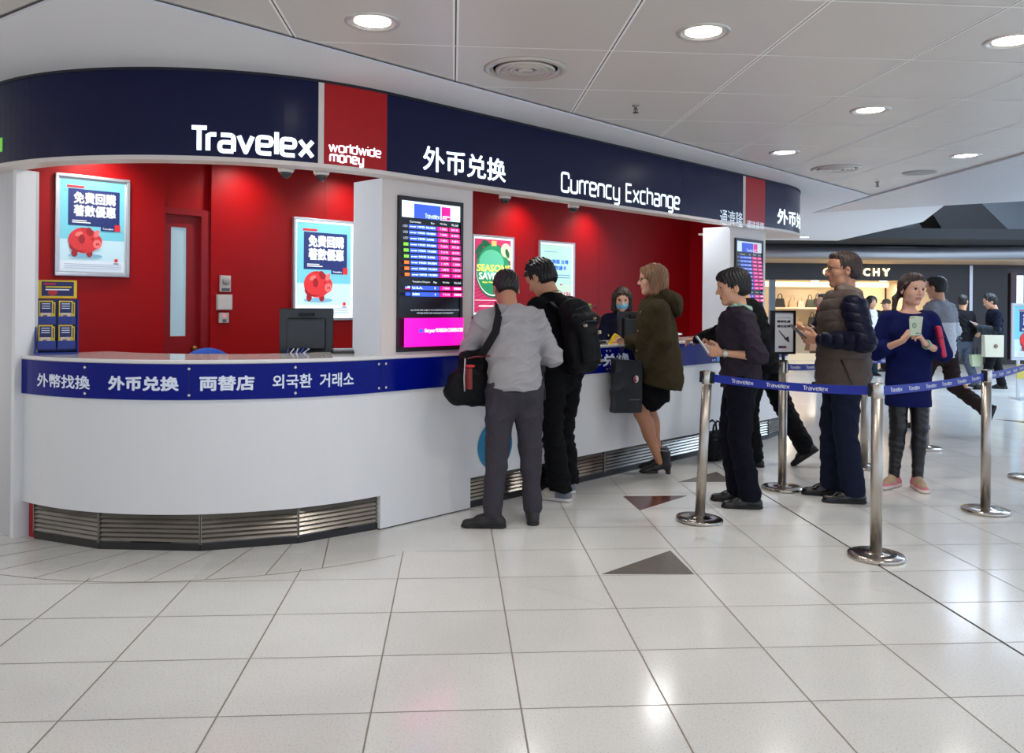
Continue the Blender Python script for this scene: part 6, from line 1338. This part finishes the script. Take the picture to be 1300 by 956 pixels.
# ------------------------------------------------------------------ people further off
def far_person(loc, yaw, H, label, J, top, legs_m, hk, hm, skin=SKIN, hem=.86, sleeve=.9, hd=(0, 0, 0), h=.009, hands=None, off=.022, coat=False, female=False, shoes=None, top_pick=None, top_mats=None, pitchR=0, group=None, topname='shirt'):
    P = Person(loc, yaw, H, label, J, skin, hd=hd, h=h, female=female, group=group)
    P.body(feet=False, hands=hands if hands is not None else {'L': dict(d=J['wrL']-J['elL'], n=(1, 0, 0), t=(0, 1, .2), curl=(.4,)*4), 'R': dict(d=J['wrR']-J['elR'], n=(-1, 0, 0), t=(0, 1, .2), curl=(.4,)*4)})
    def f(v):
        torso(v, J, off, .04, 1.03); [arm(v, J, q, off, .03, end=sleeve) for q in 'LR']; v.cap(J['pelvis']-A3(0, 0, max(0, .93-hem-.03)), J['waist'], .165+off*.5, .16, .03, A3(0, 1, 0), .8); hemcut(v, hem); neckcut(v, J, .068)
    P.part(topname, f, top, .008, seed=len(bpy.data.objects), h=.011, pick=top_pick, mats=top_mats)
    def f(v): v.cap(J['pelvis'], J['pelvis']-A3(0, 0, .06), .15, .155, .04, A3(0, 1, 0), .8); [leg(v, J, q, .018, .02, r=(.088, .068, .064, .055), end=.98, flare=.004) for q in 'LR']; v.cut((0, 0, 1), A3(0, 0, .97))
    P.part('trousers', f, legs_m, .006, seed=3, h=.011)
    shoe(P.root, J, 'L', P.k, shoes or BLACK, BLACKM); shoe(P.root, J, 'R', P.k, shoes or BLACK, BLACKM, pitch=pitchR)
    P.hair(hk, hm); return P
def std(lean=0, **k):
    J = joints(lean); J.update(elL=A3(-.24, -.02, 1.1), wrL=A3(-.24, .08, .87), elR=A3(.24, -.02, 1.1), wrR=A3(.24, .08, .87)); J.update(k); return J
# striding man in the grey-white shirt
J = std(4, elL=A3(-.25, .06, 1.1), wrL=A3(-.2, .28, 1.05), elR=A3(.25, .0, 1.1), wrR=A3(.22, .22, 1.02), hipL=A3(-.085, .03, .9), kneeL=A3(-.09, .18, .52), ankL=A3(-.1, .16, .085), hipR=A3(.085, -.02, .9), kneeR=A3(.09, -.10, .50), ankR=A3(.10, -.44, .27), toeR=0)
SG = cloth('shirt_pale_stripe', (196, 200, 208)); SG2 = cloth('shirt_grey_yoke', (132, 136, 144))
P9 = far_person(on_z(1194, 546), 32, 1.72, 'man in pale shirt with grey yoke striding away, one foot kicked up', J, SG, cloth('brown_trouser', (46, 36, 36)), 'short', HAIRB, hem=.80, h=.007, off=.03, shoes=mat('brown_shoe', (38, 28, 26), .5), top_pick=lambda C: (C[:, 2] > 1.2).astype(int), top_mats=[SG, SG2], pitchR=-70)
# man in the black tee with a cream bag
J = std(3, elL=A3(-.24, .06, 1.10), wrL=A3(-.12, .28, 1.13), elR=A3(.24, .02, 1.08), wrR=A3(.16, .2, .98))
J.update(kneeL=A3(-.09, .12, .5), ankL=A3(-.1, .2, .085), kneeR=A3(.09, -.05, .5), ankR=A3(.1, -.15, .085))
P11 = far_person(G(1263, 494), 78, 1.60, 'man in black tee reading a phone, grey jacket over his arm, cream bag', J, cloth('navy_tee', (20, 24, 40)), cloth('black_trouser', (22, 22, 26)), 'spiky', HAIRB, SKIN, sleeve=-1, hd=(0, 16, 0), h=.009)
t = phone(P11, J['wrL']+A3(0, .12, .05), rx(.6), 'glowing phone held by the man in the black tee', mat('phone_white', (214, 214, 218), .3))
def paper_bag(p, w_, h_, label, rgb, rz_=0, dep=.06, dot=True):
    t = empty('carrier_bag', p, rz_, label, 'carrier bag'); m_ = mat('bag_cream', rgb, .5)
    q = MB(); q.add([(-w_/2, -dep, 0), (w_/2, -dep, 0), (w_/2, dep, 0), (-w_/2, dep, 0), (-w_/2-.01, -dep*.8, h_), (w_/2+.01, -dep*.8, h_), (w_/2+.01, dep*.8, h_), (-w_/2-.01, dep*.8, h_)], [(3, 2, 1, 0), (4, 5, 6, 7), (0, 1, 5, 4), (1, 2, 6, 5), (2, 3, 7, 6), (3, 0, 4, 7)], m_); q.build('bag_body', t)
    q = MB(); q.tube([(-w_*.2, 0, h_), (-w_*.15, 0, h_+.12), (w_*.15, 0, h_+.12), (w_*.2, 0, h_)], .006, BLACKM, 6); q.build('handle', t)
    if dot: q = MB(); q.ball((.02, -dep, h_*.5), (.035, .006, .035), mat('bag_emblem', (120, 100, 76), .5), 14); q.build('emblem', t)
p = at(1260, 453, 13.7); paper_bag(p, .30, .36, 'large cream carrier bag held by the man in the black tee', (206, 202, 180)); p = at(1238, 465, 14.05); paper_bag(p, .2, .2, 'small pale green carrier bag swinging low beside the man in the black tee', (190, 200, 164), .2, dot=False)
jp = P11.world(A3(-.20, .17, 1.04)); t = empty('draped_jacket', jp, 78*D2R, 'dark grey jacket draped over the forearm of the man in the black tee', 'jacket'); v = Vol((-.2, -.3, -.4), (.2, .3, .2), .012); v.cap((0, -.14, .03), (.02, .14, .06), .06, None, .03); v.box((0, 0, -.1), (.035, .13, .15), rnd=.03); soft('body', v, cloth('slate_jacket', (52, 60, 66)), t, lambda V, N: .01*wrinkle(V, (20, 20, 8), 6))
# person half hidden behind the striding man
J = std(2, kneeL=A3(-.09, .1, .5), ankL=A3(-.1, .12, .085), kneeR=A3(.09, -.02, .5), ankR=A3(.1, -.2, .12))
far_person(G(1222, 493), 15, 1.58, 'dark haired person in black top and grey jeans walking behind the striding man', J, cloth('black_top', (26, 26, 30)), cloth('grey_jeans', (84, 92, 108)), 'short', HAIRB, hd=(-60, 0, 0), h=.010)
# shoppers in front of and inside the handbag shop
J = std(2, elR=A3(.24, .05, 1.1), wrR=A3(.16, .25, 1.1), elL=A3(-.24, .05, 1.1), wrL=A3(-.14, .28, 1.08))
SP = far_person(Vector((sx(1047, 14.5), 14.5, 0)), 100, 1.58, 'shopper in dark jacket with an orange collar seen past the quilted jacket', J, cloth('dark_jacket', (44, 40, 46)), cloth('black_trouser', (22, 22, 26)), 'short', HAIRB, h=.011, female=True)
q = MB(); q.tube([Vector((.0+.12*math.cos(a), .12*math.sin(a)*.8, 1.30+.05*math.sin(a))) for a in [i*math.pi/8 for i in range(17)]], .035, cloth('orange_scarf', (214, 66, 36)), 8); q.build('scarf', SP.root)
t = empty('handbag', at(1035, 445, 14.1), .3, 'tan leather bag carried by the shopper with the orange collar', 'handbag'); q = MB(); q.add([(-.17, -.07, 0), (.17, -.07, 0), (.17, .07, 0), (-.17, .07, 0), (-.12, -.04, .26), (.12, -.04, .26), (.12, .04, .26), (-.12, .04, .26)], [(3, 2, 1, 0), (4, 5, 6, 7), (0, 1, 5, 4), (1, 2, 6, 5), (2, 3, 7, 6), (3, 0, 4, 7)], mat('tan_leather', (150, 98, 62), .5)); q.build('body', t); q = MB(); q.tube([(-.08, 0, .25), (-.06, 0, .38), (.06, 0, .38), (.08, 0, .25)], .012, mat('tan_leather', (150, 98, 62), .5), 6); q.build('handle', t)
far_person(Vector((sx(1105, 16.5), 16.5, 0)), 190, 1.56, 'curly haired shopper in white top with a dark cardigan near the shop entrance', std(2), cloth('white_blouse', (214, 212, 216)), cloth('dark_teal_trouser', (34, 52, 62)), 'curly', HAIRB, h=.011, female=True, top_pick=lambda C: (np.abs(C[:, 0]) > .09).astype(int), top_mats=[cloth('white_blouse', (214, 212, 216)), cloth('cardigan_black', (30, 30, 38))])
far_person(Vector((sx(1127, 17.5), 17.5, 0)), 120, 1.52, 'shopper in olive coat and flat cap inside the shop light', std(4), cloth('olive_coat', (70, 62, 50)), cloth('brown_trouser', (46, 36, 36)), 'cap', cloth('cap_cloth', (74, 66, 54)), h=.011, off=.035, hem=.7, topname='coat')
